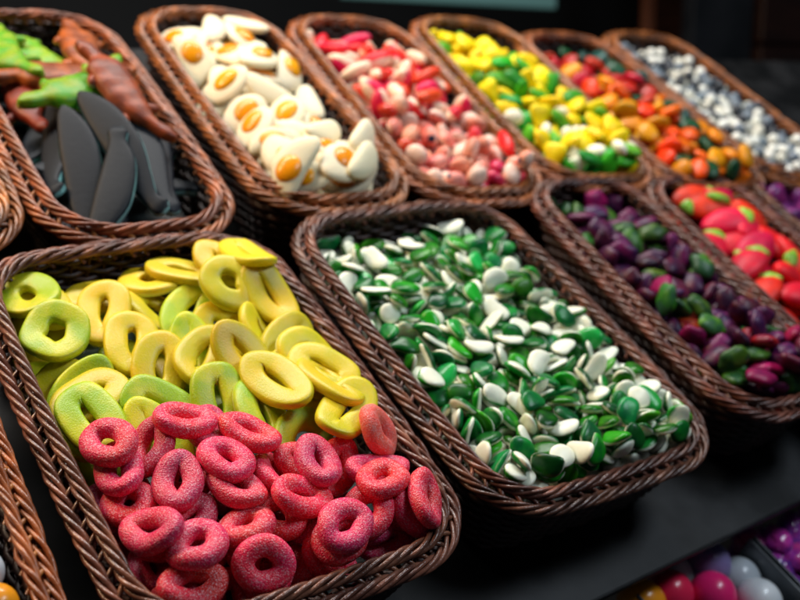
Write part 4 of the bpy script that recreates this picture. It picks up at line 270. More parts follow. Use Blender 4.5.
'K': [["b3",-1,240,-1356,-17,56,131,1],["b0",-1,476,-828,-81,3,60,-137],["b0",-1,-10,-880,-30,23,7,-88],["b3",-1,152,-180,-96,100,115,31],["b3",-1,-11,505,-64,146,-11,79],["b3",-1,-249,396,-77,-44,12,62],["b0",-1,414,939,-110,38,152,49],["b1",-1,-392,-698,-6,-51,123,-69],["b3",-1,351,320,-88,0,-26,-178],["b1",-1,353,-172,-76,-54,-58,-158],["b0",-1,-240,-1082,-99,20,-41,-50],["b1",-1,-5,-1192,-49,-89,59,71],["b1",-1,241,418,-111,-92,126,31],["b0",-1,-32,-212,-121,8,-24,47],["b3",-1,-300,562,-129,-21,165,-45],["b2",-1,-97,-1125,-104,1,-22,38],["b0",-1,2,89,-122,-28,-138,94],["b1",-1,78,-389,-47,-42,156,49],["b0",-1,50,-1017,-81,-11,31,168],["b1",-1,301,39,-85,12,-127,-68],["b0",-1,252,1248,-179,127,52,-40],["b3",-1,-89,-465,-46,43,34,-91],["b3",-1,19,404,-129,-137,26,33],["b3",-1,22,820,-162,-57,-166,-23],["b1",-1,369,608,-135,-81,123,56],["b2",-1,115,-507,-69,-28,158,60],["b0",-1,-127,-1355,-54,-173,28,-28],["b3",-1,-437,-608,-78,149,-9,-4],["b3",-1,-204,1030,-184,31,-15,34],["b1",-1,328,-480,-57,-58,-117,-39],["b3",-1,-287,-276,-129,37,56,4],["b1",-1,-86,-820,-110,-51,-70,131],["b0",-1,383,-294,-82,121,30,-26],["b1",-1,-327,-992,-97,-92,-34,77],["b2",-1,44,-632,-79,31,-28,123],["b0",-1,123,1266,-193,53,18,170],["b0",-1,-471,-780,-63,75,66,-94],["b2",-1,-96,31,-174,-58,-23,160],["b3",-1,226,-561,-83,147,-14,-50],["b0",-1,-63,-967,-103,-178,25,59],["b2",-1,-411,-901,-71,41,-25,147],["b1",-1,-84,177,-158,-70,74,115],["b3",-1,46,-1355,-60,51,142,0],["b3",-1,477,-172,-51,-17,54,-12],["b0",-1,462,-1110,-71,38,61,151],["b1",-1,-256,1354,-173,52,43,-35],["b0",-1,-477,190,-75,-44,1,-109],["b2",-1,-196,235,-157,111,-3,74],["b1",-1,359,220,-161,-126,-14,-12],["b3",-1,382,441,-102,-167,-45,9],["b3",-1,213,-698,-88,-16,62,-5],["b0",-1,-210,-814,-94,20,49,82],["b3",-1,377,833,-164,-46,22,-117],["b2",-1,-90,583,-120,44,3,-169],["b2",-1,-133,1149,-163,43,-144,-37],["b0",-1,-82,1024,-175,-11,-25,-39],["b1",-1,259,-815,-107,-77,-53,48],["b2",-1,-61,-697,-100,122,-23,-11],["b1",-1,241,-70,-93,102,10,-41],["b3",-1,-112,902,-169,65,13,106],["b2",-1,-108,-581,-91,-86,-29,-143],["b2",-1,-188,112,-185,-16,54,-168],["b3",-1,193,999,-191,120,44,93],["b0",-1,-277,-408,-143,161,-15,-64],["b3",-1,-147,-84,-175,-14,-140,-44],["b0",-1,478,759,-154,73,152,-40],["b0",-1,-160,-207,-159,-9,20,-70],["b1",-1,-105,321,-158,-169,20,48],["b2",-1,-22,-95,-162,39,33,-135],["b2",-1,382,1031,-186,-95,-15,69],["b1",-1,-233,794,-175,-85,48,-101],["b3",-1,256,308,-171,-74,-18,-162],["b3",-1,477,143,-119,22,-150,-37],["b0",-1,124,342,-158,-49,8,-93],["b3",-1,392,-1010,-99,66,25,-30],["b1",-1,-327,45,-166,9,-39,142],["b3",-1,459,1137,-199,35,133,-48],["b0",-1,108,-1246,-56,64,-157,15],["b0",-1,-242,-550,-65,-109,-2,-95],["b2",-1,115,633,-99,-55,-5,5],["b3",-1,262,-1173,-69,-105,62,-78],["b0",-1,-153,-394,-126,-56,-34,90],["b3",-1,477,-645,-140,-53,-21,-120],["b0",-1,276,-1055,-106,-43,51,67],["b1",-1,298,928,-192,-53,-52,-106],["b3",-1,56,-2,-188,-168,-3,84],["b0",-1,207,25,-168,-112,-116,-14],["b1",-1,38,205,-147,-176,-64,10],["b2",-1,-401,365,-145,-8,-24,34],["b3",-1,11,943,-189,-159,52,21],["b1",-1,312,-924,-140,39,153,-27],["b2",-1,-386,-349,-151,44,-150,61],["b0",-1,-342,-787,-82,37,-34,-149],["b0",-1,74,1055,-189,-25,106,33],["b1",-1,-303,-1182,-140,-144,-39,-72],["b0",-1,-246,-1355,-92,12,-47,-175],["b3",-1,-229,1221,-192,-79,122,-64],["b0",-1,214,-434,-87,89,-117,45],["b3",-1,-229,910,-215,6,29,76],["b2",-1,-301,166,-177,38,-44,139],["b0",-1,-373,245,-116,172,19,-29],["b2",-1,255,141,-178,73,-13,-89],["b1",-1,-285,679,-169,-86,-38,-107],["b1",-1,327,-1355,-108,18,-24,25],["b1",-1,333,-714,-123,-14,150,22],["b3",-1,372,-581,-116,-95,-26,-72],["b1",-1,-479,-267,-126,1,155,-62],["b1",-1,-309,1095,-174,-102,0,141],["b3",-1,259,1119,-214,136,46,-17],["b0",-1,-162,-908,-161,21,-36,78],["b2",-1,477,-71,-124,-15,55,41],["b2",-1,-90,463,-151,5,171,45],["b1",-1,-121,-1247,-119,-145,-30,9],["b0",-1,379,-1211,-97,147,-57,47],["b1",-1,125,888,-190,43,-71,147],["b2",-1,-21,702,-168,97,-153,-15],["b3",-1,-105,1355,-220,49,117,92],["b0",-1,213,-1281,-113,-33,-10,-53],["b1",-1,117,108,-167,50,34,121],["b0",-1,149,-86,-178,154,15,0],["b1",-1,161,225,-172,35,57,29],["b0",-1,-276,-164,-183,56,13,99],["b2",-1,-477,-1054,-106,-95,-46,-120],["b2",-1,474,344,-156,-102,25,-95],["b3",-1,303,508,-170,159,46,59],["b2",-1,117,-661,-175,-40,147,22],["b1",-1,-310,446,-173,86,160,-9],["b2",-1,371,721,-215,-16,160,-17],["b1",-1,360,370,-201,90,15,-138],["b0",-1,191,565,-173,85,-49,13],["b0",-1,-1,-522,-116,-43,70,-10],["b3",-1,230,819,-199,104,1,112],["b0",-1,-188,536,-181,47,-158,61],["b2",-1,367,-29,-165,-35,23,-93],["b0",-1,-264,-45,-221,95,15,-13],["b1",-1,-376,1318,-172,-55,72,114],["b2",-1,112,727,-180,-119,-25,-23],["b0",-1,-434,-464,-163,-30,-8,-171],["b2",-1,476,1233,-277,-3,-169,-73],["b2",-1,472,-928,-153,178,2,-51],["b0",-1,437,-757,-176,-67,3,58],["b3",-1,-289,-664,-68,10,-104,135],["b2",-1,68,-178,-189,-34,8,-152],["b3",-1,10,309,-210,-35,-130,-22],["b0",-1,162,-906,-151,-81,5,-32],["b1",-1,-87,-304,-182,26,-64,93],["b1",-1,-187,-1162,-182,36,32,76],["b1",-1,-162,660,-186,-82,-68,21],["b3",-1,-372,-1081,-172,-75,137,18],["b3",-1,-258,-979,-200,-46,-156,-32],["b0",-1,260,-630,-181,-87,-12,-170],["b1",-1,-20,1134,-214,177,58,-11],["b1",-1,-119,791,-228,65,10,49],["b1",-1,49,-852,-137,-20,-65,-138],["b2",-1,477,638,-189,-123,-1,124],["b1",-1,91,-1131,-103,-3,52,27],["b1",-1,477,34,-191,-45,-22,-154],["b1",-1,158,-296,-143,6,1,131],["b0",-1,37,-299,-180,34,66,-22],["b1",-1,292,-140,-181,122,47,-71],["b3",-1,-148,-1032,-168,-145,116,-5],["b3",-1,187,-200,-215,-15,25,56],["b0",-1,-194,405,-190,-18,-119,-122],["b2",-1,168,446,-209,28,-140,-6],["b1",-1,189,1202,-277,-32,-10,73],["b2",-1,228,686,-170,-89,-29,127],["b1",-1,148,-780,-156,-67,-2,-132],["b0",-1,-20,-394,-125,-5,-23,-136],["b3",-1,-384,787,-194,-49,-32,75],["b1",-1,477,230,-208,-14,-145,24],["b0",-1,98,-409,-169,-5,32,-123],["b3",-1,372,96,-170,-23,14,-94],["b0",-1,104,-1008,-195,7,37,53],["b2",-1,477,1041,-277,-31,0,-31],["b3",-1,-207,-507,-175,-83,-2,133],["b0",-1,413,-1300,-179,-49,6,49],["b3",-1,-435,128,-174,-90,-36,-23],["b0",-1,477,-248,-149,44,18,71],["b0",-1,72,528,-154,44,53,148],["b1",-1,302,-1241,-192,-80,15,-60],["b3",-1,115,1355,-278,-43,-40,10],["b3",-1,-324,-884,-159,13,-5,65],["b1",-1,-4,1313,-279,78,-25,4],["b3",-1,-104,106,-278,-71,50,44],["b1",-1,411,-476,-172,-5,14,33],["b3",-1,290,-506,-175,62,-32,-141],["b1",-1,346,-82,-277,-155,-24,-62],["b3",-1,-12,188,-261,128,-27,71],["b0",-1,158,-543,-187,42,10,174],["b3",-1,-378,988,-198,72,163,9],["b3",-1,-444,3,-173,83,-43,72],["b0",-1,-392,1187,-189,79,-160,-16],["b1",-1,-477,560,-154,67,44,8],["b2",-1,293,-263,-167,149,-1,85],["b1",-1,-13,-609,-205,-7,32,-144],["b2",-1,-476,708,-161,-25,-52,122],["b1",-1,252,-1355,-209,-9,17,70],["b3",-1,326,-389,-143,-6,-155,-22],["b1",-1,-385,-771,-197,-46,45,-143],["b3",-1,427,-149,-209,169,73,23],["b1",-1,-382,-231,-197,12,141,-8],["b1",-1,-47,-894,-204,-20,-106,-13],["b0",-1,453,518,-172,-110,34,102],["b0",-1,477,854,-274,-29,51,-28],["b1",-1,216,-390,-203,-44,26,-144],["b0",-1,-156,-11,-277,-13,-7,-52],["b0",-1,60,87,-277,-36,-47,-134],["b0",-1,-204,-630,-153,-126,-11,46],["b0",-1,-287,321,-169,-146,0,-65]],
}
REST = {"B":[["g2",-1,-661,-968,-237,37,39,174],["g0",-1,33,795,-254,84,22,-18],["g2",-1,623,-1323,-158,126,-36,93],["g2",-1,624,1321,-290,96,19,-119],["g0",-1,845,-270,-191,-26,-30,-112],["g2",-1,89,280,-228,51,40,-29],["g1",-1,32,864,-280,95,160,-13],["g1",-1,110,-1122,-124,43,-9,110],["g0",-1,-113,959,-263,-13,-40,60],["g2",-1,-636,987,-241,-21,10,109],["g0",-1,-325,-896,-150,-17,127,-28],["g2",-1,-505,-749,-180,51,-6,126],["h0",-1,-118,-615,-197,-25,-7,71],["h0",-1,132,-627,-232,12,30,-6],["g2",-1,844,-993,-111,64,19,-41],["g2",-1,-562,-157,-241,-157,14,96],["g1",-1,835,597,-280,135,31,2],["h0",-1,284,499,-237,47,-32,7],["g2",-1,-286,-79,-153,28,-7,-108],["g2",-1,801,-1122,-122,-14,-147,-10],["g0",-1,846,493,-295,-24,-28,-74],["g1",-1,757,-1291,-100,-16,165,-57],["g0",-1,-73,-1326,-234,-18,-18,-157],["g0",-1,778,-830,-126,-27,-3,78],["h0",-1,-576,-447,-174,-17,-155,54],["h0",-1,22,393,-254,66,-141,-35],["g1",-1,751,-544,-198,-40,2,54],["g0",-1,-788,-1348,-222,-71,87,-22],["g0",-1,-237,712,-211,17,-17,-44],["g1",-1,-632,-1348,-282,52,-145,9],["h0",-1,-847,187,-210,-30,119,-69],["h0",-1,-834,-245,-330,0,-7,80],["g2",-1,-800,111,-331,-2,4,-172],["g2",-1,-704,280,-196,40,-165,7],["g0",-1,209,-236,-187,-11,-30,-67],["g2",-1,-313,-318,-157,142,-52,-64],["g1",-1,116,966,-261,4,71,53],["h0",-1,-845,-38,-293,31,-4,-91],["g0",-1,894,-124,-183,-96,-9,91],["g0",-1,746,1064,-260,5,0,173],["g1",-1,-407,850,-265,-165,2,70],["g2",-1,-853,-763,-280,104,55,-28],["h0",-1,-72,-933,-132,12,15,44],["h0",-1,828,-597,-224,1,31,178],["h0",-1,164,1252,-330,0,-3,19],["g0",-1,-551,-1004,-267,95,-13,-87],["g0",-1,-78,754,-295,24,-145,2],["g1",-1,-791,716,-260,6,-174,63],["g2",-1,327,-1146,-75,-94,-13,-139],["h0",-1,205,-1295,-63,22,9,160],["g2",-1,585,-312,-189,22,-174,72],["g0",-1,0,592,-290,-134,-18,111],["g0",-1,513,124,-228,150,-73,-41],["g2",-1,601,318,-281,-119,16,102],["g2",-1,-827,1014,-302,36,-15,5],["h0",-1,589,-664,-252,0,-11,140],["g0",-1,680,-1025,-83,29,165,13],["g2",-1,58,509,-246,-9,-20,-144],["g1",-1,-841,-266,-249,-171,-4,-49],["g0",-1,-167,-974,-184,-4,5,34],["h0",-1,-234,868,-301,-22,-27,-59],["g2",-1,-830,-1235,-153,1,149,-29],["g0",-1,-446,-574,-204,1,1,-150],["g0",-1,781,-367,-245,-172,-25,-45],["h0",-1,-825,-1044,-321,4,-16,135],["g0",-1,-565,624,-244,-170,-4,-15],["g1",-1,508,254,-313,14,-14,168],["g0",-1,-769,-1091,-200,169,-44,-35],["g0",-1,-623,476,-270,-3,2,158],["g0",-1,-538,-708,-258,-5,-165,-21],["g2",-1,-771,-1222,-240,3,-4,-20],["h0",-1,-178,-25,-193,16,13,-135],["g2",-1,382,-1087,17,27,-168,-58],["g2",-1,533,-1370,-267,86,-79,11],["g1",-1,521,1011,-287,1,-19,123],["g2",-1,99,713,-275,81,-151,21],["g1",-1,-307,422,-255,-22,8,129],["g2",-1,-653,-574,-198,134,10,-83],["h0",-1,-380,-426,-164,8,4,149],["g0",-1,-841,-487,-329,1,-1,-87],["g2",-1,-445,626,-308,154,-7,-1],["g0",-1,-846,848,-328,-9,-1,-85],["h0",-1,371,594,-241,-31,-61,26],["g2",-1,619,812,-192,-159,-5,-23],["g0",-1,498,1302,-291,-133,3,-91],["g0",-1,-813,-454,-243,176,-19,32],["g2",-1,-233,137,-232,152,-21,27],["h0",-1,-366,-745,-178,64,19,-109],["g2",-1,173,389,-231,146,-10,-27],["g2",-1,-658,-420,-248,-4,167,34],["g2",-1,142,-909,-217,35,24,179],["h0",-1,825,-1294,-218,-84,33,-136],["g2",-1,891,277,-290,82,25,-105],["g1",-1,-331,-1317,-235,6,-21,11],["g0",-1,-429,492,-316,7,-178,35],["g0",-1,412,1052,-329,-1,-1,-99],["h0",-1,873,-467,-275,116,13,95],["g1",-1,-575,-524,-283,-14,11,102],["g0",-1,-350,-1329,-319,1,0,7],["h0",-1,-41,-1320,-315,-168,-1,28],["g1",-1,780,304,-226,-9,28,58],["g0",-1,5,-491,-184,-10,7,153],["g0",-1,-436,984,-322,-3,-176,-65],["g2",-1,-838,1136,-321,6,-178,75],["g0",-1,-23,-837,-202,-26,41,-123],["g0",-1,-447,-316,-242,24,2,174],["g2",-1,-483,-843,-331,-2,-3,148],["g0",-1,403,-1264,-255,174,4,-37],["g2",-1,-233,613,-298,-20,35,-168],["g2",-1,-175,286,-266,13,-17,-123],["g0",-1,-673,-1043,-275,-27,33,80],["g1",-1,406,-1034,-193,-18,9,34],["g2",-1,-266,-228,-278,-107,-20,86],["h0",-1,315,-352,-253,35,132,-47],["g0",-1,-151,239,-317,-26,1,8],["g0",-1,649,453,-166,3,-21,-134],["g1",-1,351,1260,-332,0,-1,110],["g0",-1,-508,18,-272,-89,-38,89],["h0",-1,328,367,-270,160,33,72],["g1",-1,-839,-685,-281,59,4,143],["g2",-1,-306,-567,-213,-43,-24,-129],["g0",-1,40,1074,-293,-56,9,52],["g2",-1,-190,-1315,-266,-4,-23,110],["g2",-1,502,-48,-232,18,-13,-7],["g1",-1,-376,-178,-283,38,-27,56],["g2",-1,742,-1023,-169,24,168,-67],["g0",-1,753,1054,-321,-2,178,-53],["h0",-1,-821,-1214,-302,-176,-12,24],["g0",-1,235,813,-261,-8,-3,-34],["h0",-1,-363,206,-297,-17,32,15],["g0",-1,-669,-24,-270,-1,-3,-95],["g0",-1,383,-855,-230,156,-21,-70],["h0",-1,483,-695,-303,-8,31,-31],["h0",-1,268,-423,-258,67,-156,-13],["g2",-1,487,749,-257,2,-176,-64],["g2",-1,318,-1032,-123,15,176,15],["g0",-1,521,-517,-185,-152,-46,-66],["g2",-1,-549,302,-256,0,19,-75]]}

# ---------------------------------------------------------------- scene
SCN = bpy.context.scene; COL = SCN.collection
TILT = math.radians(30.15)
SH = Matrix.Rotation(TILT, 4, 'X')            # the display slopes up and away at 30 degrees
def link(o, parent=None):
    COL.objects.link(o)
    if parent: o.parent = parent
    return o
def tag(o, label=None, cat=None, group=None, kind=None):
    for k, v in (('label', label), ('category', cat), ('group', group), ('kind', kind)):
        if v: o[k] = v
    return o
def part(name, me, parent): return link(bpy.data.objects.new(name, me), parent)
def place(o, x, y, z, e=(0, 0, 0)):
    o.matrix_world = SH @ Matrix.Translation((x, y, z)) @ Euler(e).to_matrix().to_4x4()

# ---- wicker
def wicker_mat(name, c1, c2, rough=.36):
    m, nt, b = new_mat(name)
    tc = node(nt, 'ShaderNodeTexCoord'); n = node(nt, 'ShaderNodeTexNoise'); n.inputs['Scale'].default_value = 55; n.inputs['Detail'].default_value = 4
    nt.links.new(tc.outputs['Object'], n.inputs['Vector'])
    r = ramp(nt, [(.32, tuple(c * .6 for c in c1)), (.5, c1), (.66, c2), (.8, tuple(c * 1.35 for c in c2))], n.outputs['Fac'])
    nt.links.new(vary(nt, r.outputs[0], .18, .008), b.inputs['Base Color'])
    b.inputs['Roughness'].default_value = rough
    n2 = node(nt, 'ShaderNodeTexNoise'); n2.inputs['Scale'].default_value = 900; n2.inputs['Detail'].default_value = 2
    nt.links.new(tc.outputs['Object'], n2.inputs['Vector']); bump(nt, b, n2.outputs['Fac'], .5, .0005)
    return m
WK = wicker_mat('rim_cane', (.12, .044, .028), (.27, .102, .060), .26)
WC = wicker_mat('warm_lit_cane', (.24, .072, .020), (.48, .155, .044), .30)  # same rim cane, with warm light from the back left put into its colour
WD = wicker_mat('shaded_wicker_wall', (.028, .011, .008), (.070, .027, .017), .5)  # same cane, with the shade below the rims put into its colour
def plain(name, col, rough=.5, **kw):
    m, nt, b = new_mat(name); b.inputs['Base Color'].default_value = (*col, 1); b.inputs['Roughness'].default_value = rough
    for k, v in kw.items(): b.inputs[k].default_value = v
    return m
def noisy(name, c1, c2, scale, rough=(.3, .5), bmp=.2, stretch=(1, 1, 1), dist=.002, stops=(.35, .65)):
    m, nt, b = new_mat(name); tc = node(nt, 'ShaderNodeTexCoord'); mp = node(nt, 'ShaderNodeMapping'); mp.inputs['Scale'].default_value = stretch
    n = node(nt, 'ShaderNodeTexNoise'); n.inputs['Scale'].default_value = scale; n.inputs['Detail'].default_value = 6
    nt.links.new(tc.outputs['Object'], mp.inputs[0]); nt.links.new(mp.outputs[0], n.inputs['Vector'])
    r = ramp(nt, [(stops[0], c1), (stops[1], c2)], n.outputs['Fac']); nt.links.new(r.outputs[0], b.inputs['Base Color'])
    mr = node(nt, 'ShaderNodeMapRange'); mr.inputs[3].default_value = rough[0]; mr.inputs[4].default_value = rough[1]
    nt.links.new(n.outputs['Fac'], mr.inputs[0]); nt.links.new(mr.outputs[0], b.inputs['Roughness'])
    bump(nt, b, n.outputs['Fac'], bmp, dist); return m

def outline(W, L, R, off, n):
    """n points evenly along a rounded rectangle, sides gently bowed; off < 0 is inward"""
    w, l, r = W / 2 + off, L / 2 + off, R + off
    segs = []; P = []
    for cx, cy, a0 in ((w - r, l - r, 0), (-w + r, l - r, 90), (-w + r, -l + r, 180), (w - r, -l + r, 270)):
        for i in range(13):
            a = math.radians(a0 + 90 * i / 12); P.append((cx + r * math.cos(a), cy + r * math.sin(a)))
    Q = []
    for i, p in enumerate(P):
        q = P[(i + 1) % len(P)]; d = math.hypot(q[0] - p[0], q[1] - p[1]); k = max(1, int(d / .004))
        for j in range(k): Q.append((p[0] + (q[0] - p[0]) * j / k, p[1] + (q[1] - p[1]) * j / k))
    Q = np.array(Q)
    bow = .004
    x, y = Q[:, 0].copy(), Q[:, 1].copy()
    Q[:, 0] += np.sign(x) * bow * (1 - (y / l) ** 2); Q[:, 1] += np.sign(y) * bow * (1 - (x / w) ** 2)
    Q = np.vstack([Q, Q[:1]]); s = np.r_[0, np.cumsum(np.hypot(*np.diff(Q, axis=0).T))]
    t = np.linspace(0, s[-1], n, endpoint=False)
    C = np.stack([np.interp(t, s, Q[:, 0]), np.interp(t, s, Q[:, 1])], 1)
    Tn = np.roll(C, -1, 0) - np.roll(C, 1, 0); Tn /= np.linalg.norm(Tn, axis=1)[:, None]
    N = np.stack([Tn[:, 1], -Tn[:, 0]], 1)      # outward
    return C, N, s[-1]
def tube(C3, r, closed=True, k=6):
    C3 = np.array(C3); n = len(C3)
    r = np.broadcast_to(r, (n,))
    if closed: Tn = np.roll(C3, -1, 0) - np.roll(C3, 1, 0)
    else: Tn = np.gradient(C3, axis=0)
    Tn /= np.linalg.norm(Tn, axis=1)[:, None] + 1e-12
    ref = np.array([0, 0, 1.]); A = np.cross(Tn, ref); nA = np.linalg.norm(A, axis=1)
    A[nA < .2] = np.cross(Tn[nA < .2], np.array([1, 0, 0.])); A /= np.linalg.norm(A, axis=1)[:, None]
    B = np.cross(A, Tn)
    V = []; 
    for j in range(k):
        a = 2 * math.pi * j / k; V.append(C3 + (A * math.cos(a) + B * math.sin(a)) * r[:, None])
    V = np.stack(V, 1).reshape(-1, 3); F = []
    m = n if closed else n - 1
    for i in range(m):
        i2 = (i + 1) % n
        for j in range(k): F.append((i * k + j, i * k + (j + 1) % k, i2 * k + (j + 1) % k, i2 * k + j))
    if not closed: F.append(tuple(range(k))); F.append(tuple((n - 1) * k + j for j in range(k))[::-1])
    return V.tolist(), F
def rope(W, L, R, off, z, strands, amp_h, amp_v, r, pitch, hand=1, jit=.0004, seed=0):
    n = 620; C, N, per = outline(W, L, R, off, n); turns = round(per / pitch); out = []
    rng = np.random.default_rng(seed)
    for s in range(strands):
        ph = 2 * math.pi * (hand * turns * np.arange(n) / n + s / strands)
        j1 = np.interp(np.arange(n), np.linspace(0, n, 60), np.r_[rng.normal(0, jit, 59), 0])
        ah, av = amp_h * np.cos(ph) + j1, amp_v * np.sin(ph) + j1
        C3 = np.column_stack([C + N * ah[:, None], z + av]); out.append(tube(C3, r * (1 + .08 * np.sin(ph * .37 + s)), k=7))
    return join_vf(*out)
DEPTH = .072
def basket_meshes(W, L, R=.050):
    D = {}
    D['outer_rope'] = mesh_from('outer_rope', *rope(W, L, R, -.0046, -.0048, 5, .0028, .0032, .00155, .056, 1, seed=1), (WK,))
    D['inner_rope'] = mesh_from('inner_rope', *rope(W, L, R, -.0137, .0010, 5, .0028, .0030, .0015, .058, 1, seed=2), (WK,))
    # loops of cane bent over from the inner rope into the outer one
    n = 500; C, N, per = outline(W, L, R, -.0092, n); Tn = np.column_stack([-N[:, 1], N[:, 0]]); k = int(per / .0115); parts = []
    rng = random.Random(5)
    for i in range(k):
        q = int(n * i / k); c, nn, tt = C[q], N[q], Tn[q]; pts = []
        j = rng.uniform(-.0008, .0008)
        for s in np.linspace(0, 1, 8):
            o = -.0075 + .0135 * s; a = .013 * (s - .5) + j
            pts.append((*(c + nn * o + tt * a), -.0062 + .0058 * math.sin(s * math.pi) - .002 * s))
        parts.append(tube(pts, .0015, closed=False, k=6))
    D['rim_loops'] = mesh_from('rim_loops', *join_vf(*parts), (WK,))
    # wall: weavers passing in front of and behind upright stakes
    parts = []; n = 460; rows = 15; ns = int(per / .0125); ns += ns % 2
    for j in range(rows):
        f = j / (rows - 1); off = -.0105 - .018 * f; z = -.0085 - (DEPTH - .010) * f
        C, N, _ = outline(W, L, R, off, n)
        w = .0017 * np.cos(math.pi * ns * np.arange(n) / n + math.pi * j)
        parts.append(tube(np.column_stack([C + N * w[:, None], np.full(n, z)]), .00235, k=6))
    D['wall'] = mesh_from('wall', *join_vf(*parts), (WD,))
    Ct, Nt, _ = outline(W, L, R, -.0105, ns); Cb, Nb, _ = outline(W, L, R, -.0285, ns); parts = []
    for i in range(ns):
        parts.append(tube([(*Ct[i], -.004), (*((Ct[i] * .5 + Cb[i] * .5)), -.004 - DEPTH / 2 + .003), (*Cb[i], -DEPTH + .002)], .0014, closed=False, k=5))
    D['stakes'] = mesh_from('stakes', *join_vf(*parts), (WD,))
    return D
def disc_vf(W, L, R, off, z0, z1, n=120):
    C, N, _ = outline(W, L, R, off, n); V = [(*c, z1) for c in C] + [(*c, z0) for c in C]
    F = [tuple(range(n)), tuple(range(2 * n - 1, n - 1, -1))] + [(i, n + i, n + (i + 1) % n, (i + 1) % n) for i in range(n)]
    return V, F
MESH = {'wide': basket_meshes(.220, .3168), 'slim': basket_meshes(.143, .3186)}
for a, b in (('wide', 'wide_light'), ('slim', 'slim_light')):  # copies whose rims carry the warm light in their colour
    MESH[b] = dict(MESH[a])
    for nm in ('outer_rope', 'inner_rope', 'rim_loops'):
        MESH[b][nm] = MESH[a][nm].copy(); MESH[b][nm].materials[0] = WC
LINER = {'dark': noisy('dark_liner', (.008, .012, .012), (.025, .035, .035), 60), 'pale': noisy('waxed_paper', (.10, .16, .15), (.22, .30, .28), 30, bmp=.5, dist=.004)}
LIFT = dict(B=.010, H=.010, I=.008, K=.008, J=.006, C=.010, G=.009, E=.006, F=.008)      # how high the paper liner is padded up
def seat(key):
    """where a basket stands: the back row is a slightly larger size, 1.084 times the narrow front ones"""
    x, y, yaw, W, L, z = BASK[key]
    return (x * 1.084, y * 1.084, yaw, W, L, 0, 1.084) if key in 'FGHIJKM' else (x, y, yaw, W, L, z, 1)
def make_basket(key, label, liner='dark', lz=-.05):
    x, y, yaw, W, L, z, k = seat(key); kind = 'wide' if W > .2 else 'slim'
    root = tag(link(bpy.data.objects.new('wicker_basket', None)), label, 'basket', 'wicker baskets of sweets on the sloping display')
    place(root, x, y, z - DEPTH * k, (0, 0, math.radians(yaw))); root.scale = (k, k, k)
    for nm in ('outer_rope', 'inner_rope', 'rim_loops', 'wall', 'stakes'):
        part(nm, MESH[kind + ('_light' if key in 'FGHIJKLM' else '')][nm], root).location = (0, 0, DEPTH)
    part('base', BASE[kind], root).location = (0, 0, DEPTH)
    part('liner', mesh_from('liner', *disc_vf(W, L, .05, -.0225, lz - .003, lz), (LINER[liner],), smooth=False), root).location = (0, 0, DEPTH)
    return root
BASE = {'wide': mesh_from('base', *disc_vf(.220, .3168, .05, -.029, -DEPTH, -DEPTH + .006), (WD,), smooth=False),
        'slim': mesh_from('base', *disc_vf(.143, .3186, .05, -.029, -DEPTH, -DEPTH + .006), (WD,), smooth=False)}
make_types()
BL = {
 'A': ('large front wicker basket of yellow gummy rings and pink sugared rings', 'pale', -.040),
 'B': ('large dark wicker basket full of small green and white gummy drops', 'dark', -.049),
 'C': ('narrow wicker basket of dark plum and green berry gummies', 'dark', -.045),
 'D': ('narrow wicker basket holding big red strawberry gummies with green tops', 'dark', -.041),
 'E': ('narrow wicker basket of dark purple jellies cut off by the right edge', 'dark', -.041),
 'F': ('brown wicker basket with black liquorice fish and gummy crocodiles, at the top left', 'dark', -.045),
 'G': ('brown wicker basket heaped with fried-egg gummies', 'dark', -.039),
 'H': ('brown wicker basket of red-and-cream gummies and pink speckled lumps', 'dark', -.045),
 'I': ('brown wicker basket of bright yellow and green cluster gummies', 'dark', -.045),
 'J': ('brown wicker basket of red, orange, amber and dark green gumdrops', 'dark', -.043),
 'K': ('farthest wicker basket, filled with tiny white and grey sugar balls', 'dark', -.039),
 'L': ('wicker basket cut off at the lower left corner, holding grey and orange gumballs', 'dark', -.020),
 'M': ('wicker basket showing only one rounded corner at the left edge', 'dark', -.05)}
for k, (lb, ln, lz) in BL.items(): make_basket(k, lb, ln, lz + LIFT.get(k, 0))

# ---- sweets: settled poses (basket, kind code, hand index, x, y, z in 0.1 mm, rotation in degrees)
def sweet(code, key, p, e, label, cat, group):
    t = TYPES[code]; x, y, yaw, W, L, z, k = seat(key)
    o = link(bpy.data.objects.new(t['name'], t['mesh'])); tag(o, label, cat, group)
    o.matrix_world = SH @ Matrix.Translation((x, y, z)) @ Matrix.Rotation(math.radians(yaw), 4, 'Z') @ Matrix.Scale(k, 4) @ Matrix.Translation(p) @ Euler(e).to_matrix().to_4x4()
    for nm, me in t['parts']: part(nm, me, o)
    return o
CATS = dict(y='gummy ring', z='gummy ring', p='gummy ring', q='gummy ring', k='gummy ring', g='gummy drop', h='gummy drop', c='berry gummy', s='strawberry gummy', t='cream gummy',
            u='gummy lump', v='cluster gummy', w='gumdrop', b='sugar ball', e='jelly', o='egg gummy', f='liquorice fish', x='gummy crocodile', n='gumball')
CAMR = ((.83508, -.47568, .27634), (.1087, .6351, .76475), (.53928, .60859, -.58206))
ORD = ['first', 'second', 'third', 'fourth', 'fifth', 'sixth', 'seventh', 'eighth', 'ninth', 'tenth', 'eleventh', 'twelfth']
def photo_xy(key, p):
    x, y, yaw, W, L, z, k = seat(key); c, s = math.cos(math.radians(yaw)), math.sin(math.radians(yaw))
    q = (x + k * (p[0] * c - p[1] * s), y + k * (p[0] * s + p[1] * c), z + k * p[2] - .4574)
    r = [sum(a * b for a, b in zip(row, q)) for row in CAMR]
    return 400 + 1065 * r[0] / r[2], 300 - 1065 * r[1] / r[2]
